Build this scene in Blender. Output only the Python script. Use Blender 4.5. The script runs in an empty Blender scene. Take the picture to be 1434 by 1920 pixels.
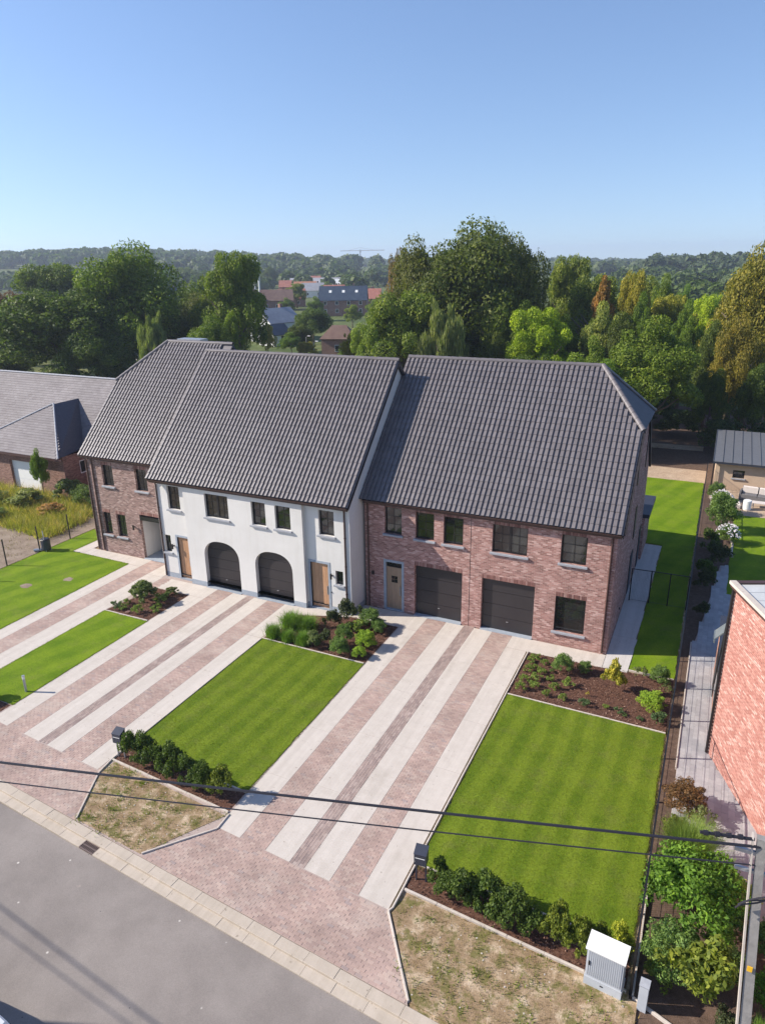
import bpy, bmesh, math, random
import numpy as np
from mathutils import Vector, Matrix
R_ = math.radians
scene = bpy.context.scene
col = scene.collection
# ------------------------------------------------------------------ camera
cam_d = bpy.data.cameras.new('camera'); cam = bpy.data.objects.new('camera', cam_d); col.objects.link(cam)
yaw, pitch, roll = -0.446993485, math.atan(475/1324.167), -0.0146170702
def cam_matrix():
    cy, sy, cp, sp = math.cos(yaw), math.sin(yaw), math.cos(pitch), math.sin(pitch)
    f = Vector((sy*cp, cy*cp, -sp)); r = Vector((cy, -sy, 0)); u = r.cross(f)
    c, s = math.cos(roll), math.sin(roll)
    r2 = c*r + s*u; u2 = -s*r + c*u
    m = Matrix(((r2.x, u2.x, -f.x, 0), (r2.y, u2.y, -f.y, 0), (r2.z, u2.z, -f.z, 18.0), (0, 0, 0, 1)))
    return m
cam.matrix_world = cam_matrix()
cam_d.sensor_fit = 'VERTICAL'; cam_d.sensor_height = 36; cam_d.lens = 36*1324.167/1920
cam_d.clip_start = 0.1; cam_d.clip_end = 9000
scene.camera = cam
scene.render.resolution_x = 764; scene.render.resolution_y = 1024
# ------------------------------------------------------------------ world, sun, exposure
SUN = Vector((1.45, 0.56, -1.0))
elev = math.asin(1.0/SUN.length)
world = bpy.data.worlds.new('World'); scene.world = world; world.use_nodes = True
wn = world.node_tree; wn.nodes.clear()
sky = wn.nodes.new('ShaderNodeTexSky'); sky.sky_type = 'NISHITA'; sky.sun_disc = False
sky.sun_elevation = elev; sky.sun_rotation = math.atan2(-SUN.x, -SUN.y)
sky.altitude = 0; sky.air_density = 1.2; sky.dust_density = 0.5; sky.ozone_density = 4.5
bg = wn.nodes.new('ShaderNodeBackground'); bg.inputs['Strength'].default_value = 0.118
wo = wn.nodes.new('ShaderNodeOutputWorld')
tcw = wn.nodes.new('ShaderNodeTexCoord'); lift = wn.nodes.new('ShaderNodeVectorMath'); lift.operation = 'MULTIPLY_ADD'
lift.inputs[1].default_value = (1, 1, 1.0); lift.inputs[2].default_value = (0, 0, 0.085)
wn.links.new(tcw.outputs['Generated'], lift.inputs[0]); wn.links.new(lift.outputs[0], sky.inputs[0])
tint = wn.nodes.new('ShaderNodeMix'); tint.data_type = 'RGBA'; tint.blend_type = 'MULTIPLY'; tint.inputs[0].default_value = 1.0; tint.inputs[7].default_value = (1.04, 0.985, 1.04, 1)
wn.links.new(sky.outputs[0], tint.inputs[6]); wn.links.new(tint.outputs[2], bg.inputs['Color']); wn.links.new(bg.outputs[0], wo.inputs['Surface'])
sun_d = bpy.data.lights.new('sun', 'SUN'); sun_d.energy = 5.0; sun_d.angle = R_(0.53); sun_d.color = (1.0, 0.92, 0.81)
sun = bpy.data.objects.new('sun', sun_d); col.objects.link(sun)
sun.rotation_euler = SUN.to_track_quat('-Z', 'Y').to_euler(); sun.location = (-40, -20, 60)
vs = scene.view_settings; vs.view_transform = 'Standard'; vs.look = 'None'; vs.exposure = 0.62; vs.gamma = 1.0; vs.use_curve_mapping = False

# ------------------------------------------------------------------ materials
def new_mat(name):
    m = bpy.data.materials.new(name); m.use_nodes = True
    nt = m.node_tree; nt.nodes.clear()
    o = nt.nodes.new('ShaderNodeOutputMaterial'); p = nt.nodes.new('ShaderNodeBsdfPrincipled')
    nt.links.new(p.outputs[0], o.inputs['Surface'])
    return m, nt, p, o
def N(nt, t, **kw):
    n = nt.nodes.new(t)
    for k, v in kw.items():
        if k in n.inputs: n.inputs[k].default_value = v
        else: setattr(n, k, v)
    return n
def ramp(nt, stops, fac=None):
    r = nt.nodes.new('ShaderNodeValToRGB'); e = r.color_ramp.elements
    while len(e) > 1: e.remove(e[-1])
    e[0].position, e[0].color = stops[0][0], (*stops[0][1], 1)
    for p, c in stops[1:]:
        x = e.new(p); x.color = (*c, 1)
    if fac is not None: nt.links.new(fac, r.inputs[0])
    return r
def mix(nt, a, b, fac, mode='MIX'):
    m = nt.nodes.new('ShaderNodeMix'); m.data_type = 'RGBA'; m.blend_type = mode
    for s, v in ((6, a), (7, b), (0, fac)):
        if isinstance(v, (int, float)): m.inputs[s].default_value = v
        elif isinstance(v, tuple): m.inputs[s].default_value = (*v, 1)
        else: nt.links.new(v, m.inputs[s])
    return m.outputs[2]
def vec(nt, kind='Object', scale=None):
    t = nt.nodes.new('ShaderNodeTexCoord'); o = t.outputs[kind]
    if scale is not None:
        mp = nt.nodes.new('ShaderNodeMapping'); mp.inputs['Scale'].default_value = scale
        nt.links.new(o, mp.inputs[0]); o = mp.outputs[0]
    return o
def noise(nt, v, scale, detail=4, rough=0.6):
    n = N(nt, 'ShaderNodeTexNoise'); n.inputs['Scale'].default_value = scale; n.inputs['Detail'].default_value = detail
    n.inputs['Roughness'].default_value = rough; nt.links.new(v, n.inputs['Vector']); return n.outputs[0]
def bump(nt, p, h, strength=0.3, dist=0.02):
    b = nt.nodes.new('ShaderNodeBump'); b.inputs['Strength'].default_value = strength; b.inputs['Distance'].default_value = dist
    nt.links.new(h, b.inputs['Height']); nt.links.new(b.outputs[0], p.inputs['Normal'])
def mat_noise(name, stops, scale, rough=0.85, bscale=None, bstr=0.3, coord='UV', big=None, spec=0.3, metallic=0, stretch=None, detail=6):
    m, nt, p, o = new_mat(name); v = vec(nt, coord, stretch)
    c = ramp(nt, stops, noise(nt, v, scale, detail)).outputs[0]
    if big:
        c = mix(nt, c, ramp(nt, [(0.35, (1-big[1],)*3), (0.65, (1+big[1],)*3)], noise(nt, v, big[0], 3)).outputs[0], 1.0, 'MULTIPLY')
    nt.links.new(c, p.inputs['Base Color']); p.inputs['Roughness'].default_value = rough
    p.inputs['Specular IOR Level'].default_value = spec; p.inputs['Metallic'].default_value = metallic
    if bscale: bump(nt, p, noise(nt, v, bscale, 3), bstr)
    return m
def mat_plain(name, c, rough=0.5, metallic=0, spec=0.5, var=0.08):
    s = lambda k: tuple(min(1, x*k) for x in c)
    m = mat_noise(name, [(0.3, s(1-var)), (0.7, s(1+var))], 3.0, rough, None, 0, 'Object', None, spec, metallic)
    return m
def island_rand(nt):
    g = nt.nodes.new('ShaderNodeNewGeometry'); oi = nt.nodes.new('ShaderNodeObjectInfo')
    a = N(nt, 'ShaderNodeMath', operation='ADD'); nt.links.new(g.outputs['Random Per Island'], a.inputs[0]); nt.links.new(oi.outputs['Random'], a.inputs[1])
    f = N(nt, 'ShaderNodeMath', operation='FRACT'); nt.links.new(a.outputs[0], f.inputs[0]); return f.outputs[0]
def mat_pieces(name, stops, rough=0.8, nscale=12, nvar=0.15, bscale=60, bstr=0.25, spec=0.3, dirt=None):
    """colour differs from piece to piece; grain and wear inside a piece"""
    m, nt, p, o = new_mat(name); c = ramp(nt, stops, island_rand(nt)).outputs[0]
    g = nt.nodes.new('ShaderNodeNewGeometry'); v = g.outputs['Position']
    c = mix(nt, c, ramp(nt, [(0.3, (1-nvar,)*3), (0.7, (1+nvar,)*3)], noise(nt, v, nscale, 4)).outputs[0], 1.0, 'MULTIPLY')
    if dirt:
        c = mix(nt, c, dirt[0], ramp(nt, [(dirt[2], (0, 0, 0)), (dirt[2]+0.18, (dirt[3],)*3)], noise(nt, v, dirt[1], 5, 0.7)).outputs[0])
    nt.links.new(c, p.inputs['Base Color']); p.inputs['Roughness'].default_value = rough; p.inputs['Specular IOR Level'].default_value = spec
    bump(nt, p, noise(nt, v, bscale, 2), bstr, 0.01)
    return m
def mat_brick(name, stops, mortar, w=0.215, h=0.075, rough=0.85, patch=0.16):
    m, nt, p, o = new_mat(name); v = vec(nt, 'UV')
    b = N(nt, 'ShaderNodeTexBrick'); nt.links.new(v, b.inputs['Vector'])
    b.inputs['Scale'].default_value = 1; b.inputs['Brick Width'].default_value = w; b.inputs['Row Height'].default_value = h
    b.inputs['Mortar Size'].default_value = 0.008; b.inputs['Mortar Smooth'].default_value = 0.4
    b.inputs['Color1'].default_value = (0, 0, 0, 1); b.inputs['Color2'].default_value = (1, 1, 1, 1); b.inputs['Mortar'].default_value = (.5, .5, .5, 1)
    # per-brick value, then colour
    c = ramp(nt, stops, b.outputs['Color']).outputs[0]
    c = mix(nt, c, ramp(nt, [(0.3, (1-patch,)*3), (0.7, (1+patch,)*3)], noise(nt, v, 0.7, 4)).outputs[0], 1.0, 'MULTIPLY')
    mp = nt.nodes.new('ShaderNodeMapping'); mp.inputs['Scale'].default_value = (3.2, 14, 1); nt.links.new(v, mp.inputs[0])
    c = mix(nt, c, ramp(nt, [(0.3, (0.84, 0.82, 0.80)), (0.5, (1, 1, 1)), (0.72, (1.2, 1.18, 1.15))], noise(nt, mp.outputs[0], 1.0, 2)).outputs[0], 1.0, 'MULTIPLY')
    c = mix(nt, c, mortar, b.outputs['Fac'])
    nt.links.new(c, p.inputs['Base Color']); p.inputs['Roughness'].default_value = rough; p.inputs['Specular IOR Level'].default_value = 0.25
    inv = N(nt, 'ShaderNodeMath', operation='SUBTRACT'); inv.inputs[0].default_value = 1; nt.links.new(b.outputs['Fac'], inv.inputs[1])
    bump(nt, p, inv.outputs[0], 0.5, 0.01)
    return m
MT = {}
BR = [(0.0, (0.225, 0.11, 0.092)), (0.35, (0.33, 0.162, 0.137)), (0.7, (0.40, 0.215, 0.185)), (1.0, (0.55, 0.36, 0.32))]
MT['brick'] = mat_brick('brick_facade', BR, (0.40, 0.31, 0.28))
MT['brick_brown'] = mat_brick('brick_facade_brown', [(0.0, (0.17, 0.095, 0.083)), (0.4, (0.27, 0.157, 0.137)), (0.75, (0.34, 0.21, 0.185)), (1.0, (0.46, 0.32, 0.29))], (0.30, 0.26, 0.23))
MT['brick_old'] = mat_brick('brick_old', [(0, (0.16, 0.07, 0.05)), (0.6, (0.25, 0.12, 0.09)), (1, (0.33, 0.18, 0.14))], (0.30, 0.24, 0.2))
MT['brick_orange'] = mat_brick('brick_orange', [(0, (0.30, 0.13, 0.09)), (1, (0.42, 0.22, 0.16))], (0.4, 0.3, 0.25))
MT['solder'] = mat_pieces('brick_soldier', [(0, (0.15, 0.07, 0.06)), (0.6, (0.26, 0.13, 0.11)), (1, (0.36, 0.23, 0.2))])
MT['pinkbrick'] = mat_pieces('pink_brick', [(0.0, (0.35, 0.15, 0.12)), (0.4, (0.42, 0.20, 0.165)), (0.8, (0.47, 0.25, 0.205)), (1.0, (0.55, 0.36, 0.31))], 0.85, 8, 0.12, 50, 0.2, 0.25)
MT['mortar'] = mat_noise('mortar', [(0.3, (0.52, 0.42, 0.36)), (0.7, (0.62, 0.52, 0.46))], 9, 0.9, 60, 0.3)
MT['render'] = mat_noise('white_render', [(0.25, (0.63, 0.61, 0.58)), (0.55, (0.67, 0.65, 0.62)), (0.75, (0.69, 0.67, 0.64))], 0.9, 0.9, 70, 0.12, big=(0.35, 0.03))
def streaks(m):
    nt = m.node_tree; p = [n for n in nt.nodes if n.type == 'BSDF_PRINCIPLED'][0]; src = p.inputs['Base Color'].links[0].from_socket
    g = nt.nodes.new('ShaderNodeNewGeometry'); mp = nt.nodes.new('ShaderNodeMapping'); mp.inputs['Scale'].default_value = (5.0, 5.0, 0.35); nt.links.new(g.outputs['Position'], mp.inputs[0])
    c = mix(nt, src, ramp(nt, [(0.34, (0.965, 0.96, 0.95)), (0.5, (1, 1, 1))], noise(nt, mp.outputs[0], 1.0, 4)).outputs[0], 1.0, 'MULTIPLY')
    nt.links.new(c, p.inputs['Base Color'])
streaks(MT['render'])
MT['plinth'] = mat_noise('blue_stone', [(0.3, (0.27, 0.31, 0.36)), (0.7, (0.36, 0.40, 0.45))], 5, 0.7, 40, 0.2)
MT['tile'] = mat_pieces('roof_tile_glaze', [(0, (0.128, 0.113, 0.116)), (0.5, (0.142, 0.126, 0.129)), (1, (0.158, 0.141, 0.144))], 0.42, 1.3, 0.10, 25, 0.10, 0.5)
MT['underlay'] = mat_plain('roof_underlay', (0.05, 0.045, 0.05), 0.8)
MT['darkroof'] = mat_noise('dark_roof_slope', [(0.3, (0.06, 0.06, 0.075)), (0.7, (0.09, 0.09, 0.11))], 6, 0.6, 20, 0.2)  # on the slate wing this dark tone paints in the side slope's shade
MT['slate'] = mat_pieces('grey_slate', [(0, (0.18, 0.16, 0.163)), (0.5, (0.20, 0.18, 0.183)), (1, (0.22, 0.20, 0.203))], 0.7, 0.35, 0.12, 12, 0.15, 0.3, dirt=((0.12, 0.10, 0.108), 0.3, 0.50, 0.6))
MT['frame'] = mat_plain('dark_window_frame', (0.016, 0.014, 0.015), 0.4)
MT['panel'] = mat_plain('garage_panel', (0.030, 0.026, 0.028), 0.42)
MT['gutter'] = mat_plain('brown_gutter', (0.07, 0.035, 0.03), 0.45)
MT['sill'] = mat_noise('sill_stone', [(0.3, (0.27, 0.28, 0.31)), (0.7, (0.36, 0.37, 0.40))], 6, 0.65, 50, 0.2)
MT['white'] = mat_plain('white_paint', (0.78, 0.78, 0.76), 0.5, var=0.03)
MT['carwhite'] = mat_plain('white_lacquer', (0.80, 0.80, 0.80), 0.2, var=0.01)
MT['black'] = mat_plain('black_coated_metal', (0.012, 0.012, 0.014), 0.45)
MT['rubber'] = mat_plain('rubber', (0.02, 0.02, 0.02), 0.8)
MT['anthracite'] = mat_plain('anthracite_metal', (0.035, 0.04, 0.06), 0.45)
MT['metal'] = mat_plain('grey_metal', (0.42, 0.43, 0.45), 0.4, 0.6)
MT['zinc'] = mat_noise('zinc_roof', [(0.3, (0.50, 0.51, 0.50)), (0.7, (0.60, 0.61, 0.60))], 2, 0.5, 30, 0.05, metallic=0.1)
MT['cabinet'] = mat_noise('cabinet_polyester', [(0.3, (0.42, 0.44, 0.47)), (0.7, (0.48, 0.50, 0.53))], 3, 0.6, 60, 0.1, 'Object')
MT['glass'] = None
def mat_glass():
    m, nt, p, o = new_mat('window_glass'); g = nt.nodes.new('ShaderNodeNewGeometry')
    c = ramp(nt, [(0.35, (0.010, 0.012, 0.012)), (0.65, (0.035, 0.036, 0.034))], noise(nt, g.outputs['Position'], 0.5, 1)).outputs[0]
    nt.links.new(c, p.inputs['Base Color']); p.inputs['Roughness'].default_value = 0.04; p.inputs['Specular IOR Level'].default_value = 0.9
    return m
MT['glass'] = mat_glass()
def mat_wood(name, a, b):
    m, nt, p, o = new_mat(name); g = nt.nodes.new('ShaderNodeNewGeometry')
    mp = nt.nodes.new('ShaderNodeMapping'); mp.inputs['Scale'].default_value = (18, 18, 1.2); nt.links.new(g.outputs['Position'], mp.inputs[0])
    c = ramp(nt, [(0.3, a), (0.7, b)], noise(nt, mp.outputs[0], 1.5, 5)).outputs[0]
    r = ramp(nt, [(0, (0.85,)*3), (1, (1.15,)*3)], island_rand(nt)).outputs[0]
    nt.links.new(mix(nt, c, r, 1.0, 'MULTIPLY'), p.inputs['Base Color']); p.inputs['Roughness'].default_value = 0.55
    return m
MT['wood'] = mat_wood('oak_door_wood', (0.36, 0.19, 0.10), (0.52, 0.30, 0.17))
MT['wood2'] = mat_wood('weathered_oak', (0.30, 0.20, 0.13), (0.42, 0.29, 0.19))
MT['bark'] = mat_noise('bark', [(0.3, (0.09, 0.065, 0.045)), (0.7, (0.19, 0.15, 0.11))], 5, 0.9, 20, 0.6, 'Object')
PV = [(0.0, (0.335, 0.243, 0.212)), (0.35, (0.375, 0.272, 0.235)), (0.7, (0.405, 0.293, 0.25)), (0.9, (0.43, 0.33, 0.28)), (1.0, (0.31, 0.245, 0.23))]
MT['paver'] = mat_pieces('clay_paver', PV, 0.85, 0.7, 0.18, 40, 0.3, 0.25, dirt=((0.50, 0.42, 0.36), 0.6, 0.50, 0.5))
MT['paver_dark'] = mat_pieces('clay_paver_dark', [(0, (0.28, 0.215, 0.195)), (0.5, (0.33, 0.25, 0.22)), (1, (0.38, 0.30, 0.265))], 0.85, 1.2, 0.16, 40, 0.3, 0.25, dirt=((0.48, 0.42, 0.36), 1.0, 0.58, 0.5))
MT['joint_sand'] = mat_noise('joint_sand', [(0.3, (0.34, 0.27, 0.24)), (0.7, (0.44, 0.36, 0.32))], 20, 0.95)
MT['greypave'] = mat_pieces('grey_paving', [(0, (0.34, 0.33, 0.34)), (1, (0.43, 0.42, 0.42))], 0.85, 2, 0.12, 40, 0.2)
def mat_concrete(name, a, b, sc=2.5):
    m, nt, p, o = new_mat(name); g = nt.nodes.new('ShaderNodeNewGeometry'); v = g.outputs['Position']
    c = ramp(nt, [(0.25, a), (0.75, b)], noise(nt, v, sc, 8, 0.7)).outputs[0]
    c = mix(nt, c, (a[0]*0.72, a[1]*0.7, a[2]*0.66), ramp(nt, [(0.56, (0, 0, 0)), (0.78, (0.55,)*3)], noise(nt, v, 0.45, 6, 0.65)).outputs[0])
    c = mix(nt, c, (a[0]*0.45, a[1]*0.42, a[2]*0.4), ramp(nt, [(0.68, (0, 0, 0)), (0.72, (0.6,)*3)], noise(nt, v, 7, 3, 0.5)).outputs[0])
    mp = nt.nodes.new('ShaderNodeMapping'); mp.inputs['Scale'].default_value = (3.2, 0.12, 1); nt.links.new(v, mp.inputs[0])
    c = mix(nt, c, ramp(nt, [(0.35, (0.92, 0.915, 0.905)), (0.6, (1.03, 1.03, 1.03))], noise(nt, mp.outputs[0], 1.0, 5, 0.7)).outputs[0], 1.0, 'MULTIPLY')
    nt.links.new(c, p.inputs['Base Color']); p.inputs['Roughness'].default_value = 0.9; p.inputs['Specular IOR Level'].default_value = 0.2
    bump(nt, p, noise(nt, v, 50, 3), 0.2, 0.01); return m
MT['concrete'] = mat_concrete('brushed_concrete', (0.50, 0.45, 0.40), (0.58, 0.53, 0.475))
MT['kerb'] = mat_concrete('kerb_concrete', (0.43, 0.37, 0.30), (0.51, 0.44, 0.365), 3)
MT['edging'] = mat_concrete('edging_concrete', (0.48, 0.42, 0.37), (0.57, 0.51, 0.45), 4)
MT['sidepath'] = mat_concrete('path_concrete', (0.50, 0.47, 0.44), (0.58, 0.55, 0.52), 3)
def mat_asphalt():
    m, nt, p, o = new_mat('worn_asphalt'); g = nt.nodes.new('ShaderNodeNewGeometry'); v = g.outputs['Position']
    c = ramp(nt, [(0.3, (0.225, 0.197, 0.178)), (0.7, (0.285, 0.252, 0.228))], noise(nt, v, 0.6, 10, 0.75)).outputs[0]
    c = mix(nt, c, ramp(nt, [(0.38, (0.88,)*3), (0.62, (1.1,)*3)], noise(nt, v, 45, 2, 0.9)).outputs[0], 1.0, 'MULTIPLY')
    c = mix(nt, c, (0.45, 0.38, 0.32), ramp(nt, [(0.66, (0, 0, 0)), (0.74, (0.6,)*3)], noise(nt, v, 1.7, 6, 0.7)).outputs[0])
    vo = N(nt, 'ShaderNodeTexVoronoi'); vo.inputs['Scale'].default_value = 1.1; nt.links.new(v, vo.inputs['Vector'])
    c = mix(nt, c, (0.62, 0.58, 0.52), ramp(nt, [(0.025, (1, 1, 1)), (0.05, (0, 0, 0))], vo.outputs['Distance']).outputs[0])
    vo2 = N(nt, 'ShaderNodeTexVoronoi'); vo2.inputs['Scale'].default_value = 1.9; nt.links.new(v, vo2.inputs['Vector'])
    c = mix(nt, c, (0.04, 0.04, 0.045), ramp(nt, [(0.02, (1, 1, 1)), (0.035, (0, 0, 0))], vo2.outputs['Distance']).outputs[0])
    c = mix(nt, c, ramp(nt, [(0.4, (0.90,)*3), (0.6, (1.07,)*3)], noise(nt, v, 0.35, 3)).outputs[0], 1.0, 'MULTIPLY')
    nt.links.new(c, p.inputs['Base Color']); p.inputs['Roughness'].default_value = 0.85; p.inputs['Specular IOR Level'].default_value = 0.25
    bump(nt, p, noise(nt, v, 90, 2), 0.5, 0.01); return m
MT['asphalt'] = mat_asphalt()
def mat_ground(name, stops, sc, patch=None, psc=0.5, thr=0.55, fine=40, soft=0.08):
    m, nt, p, o = new_mat(name); g = nt.nodes.new('ShaderNodeNewGeometry'); v = g.outputs['Position']
    c = ramp(nt, stops, noise(nt, v, sc, 10, 0.72)).outputs[0]
    c = mix(nt, c, ramp(nt, [(0.3, (0.72,)*3), (0.7, (1.28,)*3)], noise(nt, v, fine, 3, 0.7)).outputs[0], 1.0, 'MULTIPLY')
    if patch: c = mix(nt, c, patch, ramp(nt, [(thr, (0, 0, 0)), (thr+soft, (0.85,)*3)], noise(nt, v, psc, 9, 0.72)).outputs[0])
    nt.links.new(c, p.inputs['Base Color']); p.inputs['Roughness'].default_value = 0.95; p.inputs['Specular IOR Level'].default_value = 0.1
    bump(nt, p, noise(nt, v, fine, 4), 0.6, 0.03); return m
MT['verge'] = mat_ground('dry_verge_soil', [(0.3, (0.20, 0.135, 0.075)), (0.5, (0.33, 0.235, 0.145)), (0.66, (0.58, 0.46, 0.33))], 1.5, (0.15, 0.14, 0.045), 1.9, 0.50, 30, 0.08)
MT['dirt'] = mat_ground('bare_dirt', [(0.3, (0.19, 0.145, 0.11)), (0.5, (0.26, 0.205, 0.155)), (0.72, (0.34, 0.28, 0.22))], 1.2, (0.13, 0.12, 0.06), 1.1, 0.62, 20)
MT['mulch'] = mat_ground('bark_mulch', [(0.3, (0.055, 0.028, 0.02)), (0.5, (0.115, 0.058, 0.04)), (0.72, (0.21, 0.12, 0.085))], 9, None, fine=60)
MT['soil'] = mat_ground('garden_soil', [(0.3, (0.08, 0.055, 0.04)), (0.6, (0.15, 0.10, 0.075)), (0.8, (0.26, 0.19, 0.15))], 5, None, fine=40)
MT['field'] = mat_ground('meadow', [(0.3, (0.07, 0.10, 0.03)), (0.55, (0.12, 0.14, 0.05)), (0.75, (0.25, 0.22, 0.10))], 0.02, (0.06, 0.09, 0.025), 0.05, 0.5, 1.5)
MT['wheat'] = mat_ground('stubble_field', [(0.3, (0.42, 0.33, 0.16)), (0.7, (0.52, 0.42, 0.22))], 0.05, None, fine=1)
MT['tan'] = mat_ground('sandy_ground', [(0.3, (0.36, 0.26, 0.18)), (0.6, (0.46, 0.35, 0.25)), (0.8, (0.55, 0.43, 0.32))], 1.0, (0.22, 0.15, 0.10), 0.7, 0.6, 15)
def mat_lawn(name, a, b, w, period, ang, dry=(0.17, 0.17, 0.05)):
    m, nt, p, o = new_mat(name); g = nt.nodes.new('ShaderNodeNewGeometry'); v = g.outputs['Position']
    mp = nt.nodes.new('ShaderNodeMapping'); mp.inputs['Rotation'].default_value = (0, 0, ang); nt.links.new(v, mp.inputs[0])
    wv = N(nt, 'ShaderNodeTexWave'); wv.inputs['Scale'].default_value = 0.314/period; wv.inputs['Distortion'].default_value = 2.4; wv.inputs['Detail'].default_value = 3; wv.inputs['Detail Scale'].default_value = 0.6
    nt.links.new(mp.outputs[0], wv.inputs['Vector'])
    c = ramp(nt, [(0.25, a), (0.75, b)], wv.outputs['Color']).outputs[0]
    c = mix(nt, c, ramp(nt, [(0.3, a), (0.7, b)], noise(nt, v, 0.7, 8, 0.7)).outputs[0], 1-w)
    c = mix(nt, c, dry, ramp(nt, [(0.52, (0, 0, 0)), (0.75, (0.6,)*3)], noise(nt, v, 0.9, 8, 0.75)).outputs[0])
    c = mix(nt, c, ramp(nt, [(0.32, (0.62,)*3), (0.7, (1.35,)*3)], noise(nt, v, 16, 6, 0.85)).outputs[0], 1.0, 'MULTIPLY')
    nt.links.new(c, p.inputs['Base Color']); p.inputs['Roughness'].default_value = 0.9; p.inputs['Specular IOR Level'].default_value = 0.12
    bump(nt, p, noise(nt, v, 45, 3, 0.8), 0.8, 0.03); return m
MT['lawn'] = mat_lawn('mown_lawn', (0.080, 0.142, 0.007), (0.20, 0.265, 0.022), 0.36, 0.95, 0.06)
MT['lawn2'] = mat_lawn('lush_lawn', (0.085, 0.165, 0.004), (0.20, 0.285, 0.014), 0.30, 1.6, 0.3)
def mat_leaf():
    m, nt, p, o = new_mat('leaf'); oi = nt.nodes.new('ShaderNodeObjectInfo'); g = nt.nodes.new('ShaderNodeNewGeometry')
    c = mix(nt, oi.outputs['Color'], ramp(nt, [(0, (0.7, 0.75, 0.7)), (0.5, (1.1, 1.1, 1.1)), (1, (1.7, 1.5, 1.2))], g.outputs['Random Per Island']).outputs[0], 1.0, 'MULTIPLY')
    tc = nt.nodes.new('ShaderNodeTexCoord')
    c = mix(nt, c, ramp(nt, [(0.35, (0.72, 0.78, 0.75)), (0.65, (1.35, 1.28, 1.1))], noise(nt, tc.outputs['Object'], 3.2, 3)).outputs[0], 1.0, 'MULTIPLY')
    nt.links.new(c, p.inputs['Base Color']); p.inputs['Roughness'].default_value = 0.6; p.inputs['Specular IOR Level'].default_value = 0.25
    t = nt.nodes.new('ShaderNodeBsdfTranslucent'); nt.links.new(mix(nt, c, (1.3, 1.5, 0.5), 1.0, 'MULTIPLY'), t.inputs['Color'])
    ms = nt.nodes.new('ShaderNodeMixShader'); ms.inputs[0].default_value = 0.30
    nt.links.new(p.outputs[0], ms.inputs[1]); nt.links.new(t.outputs[0], ms.inputs[2]); nt.links.new(ms.outputs[0], o.inputs['Surface'])
    return m
MT['leaf'] = mat_leaf()
MT['petal'] = mat_plain('white_petals', (0.8, 0.76, 0.78), 0.7)
MT['slatew'] = mat_plain('far_white_wall', (0.75, 0.75, 0.72), 0.8)
MT['redroof'] = mat_noise('red_clay_roof', [(0.3, (0.30, 0.11, 0.08)), (0.7, (0.42, 0.18, 0.13))], 0.8, 0.8, coord='Object')
MT['orangeroof'] = mat_noise('orange_clay_roof', [(0.3, (0.42, 0.17, 0.09)), (0.7, (0.5, 0.24, 0.14))], 0.8, 0.8, coord='Object')
MT['brownroof'] = mat_noise('brown_clay_roof', [(0.3, (0.14, 0.085, 0.07)), (0.7, (0.2, 0.13, 0.1))], 0.8, 0.8, coord='Object')
MT['blueroof'] = mat_noise('dark_blue_slate_roof', [(0.3, (0.03, 0.045, 0.075)), (0.7, (0.05, 0.07, 0.10))], 0.8, 0.5, coord='Object')
MT['greyroof'] = mat_noise('grey_sheet_roof', [(0.3, (0.27, 0.27, 0.29)), (0.7, (0.36, 0.36, 0.38))], 0.8, 0.7, coord='Object')
MT['tanwall'] = mat_noise('tan_render', [(0.3, (0.50, 0.37, 0.26)), (0.7, (0.57, 0.43, 0.31))], 1.5, 0.9, 30, 0.2)
MT['yellow'] = mat_plain('yellow_tag', (0.8, 0.45, 0.02), 0.5)
MT['cushion'] = mat_plain('cream_cushion', (0.62, 0.55, 0.50), 0.9)
MT['rattan'] = mat_noise('grey_rattan', [(0.4, (0.10, 0.095, 0.10)), (0.6, (0.2, 0.19, 0.19))], 60, 0.8, 60, 0.4, 'Object')
MT['pole'] = mat_noise('pole_concrete', [(0.3, (0.22, 0.21, 0.20)), (0.7, (0.33, 0.31, 0.29))], 5, 0.85, 40, 0.3, 'Object')
MT['cable'] = mat_plain('cable_sheath', (0.02, 0.018, 0.025), 0.5)
MT['iron'] = mat_plain('rusty_cast_iron', (0.14, 0.10, 0.09), 0.7)
MT['hoodglass'] = mat_plain('grey_hood_glass', (0.16, 0.18, 0.185), 0.25)
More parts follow.
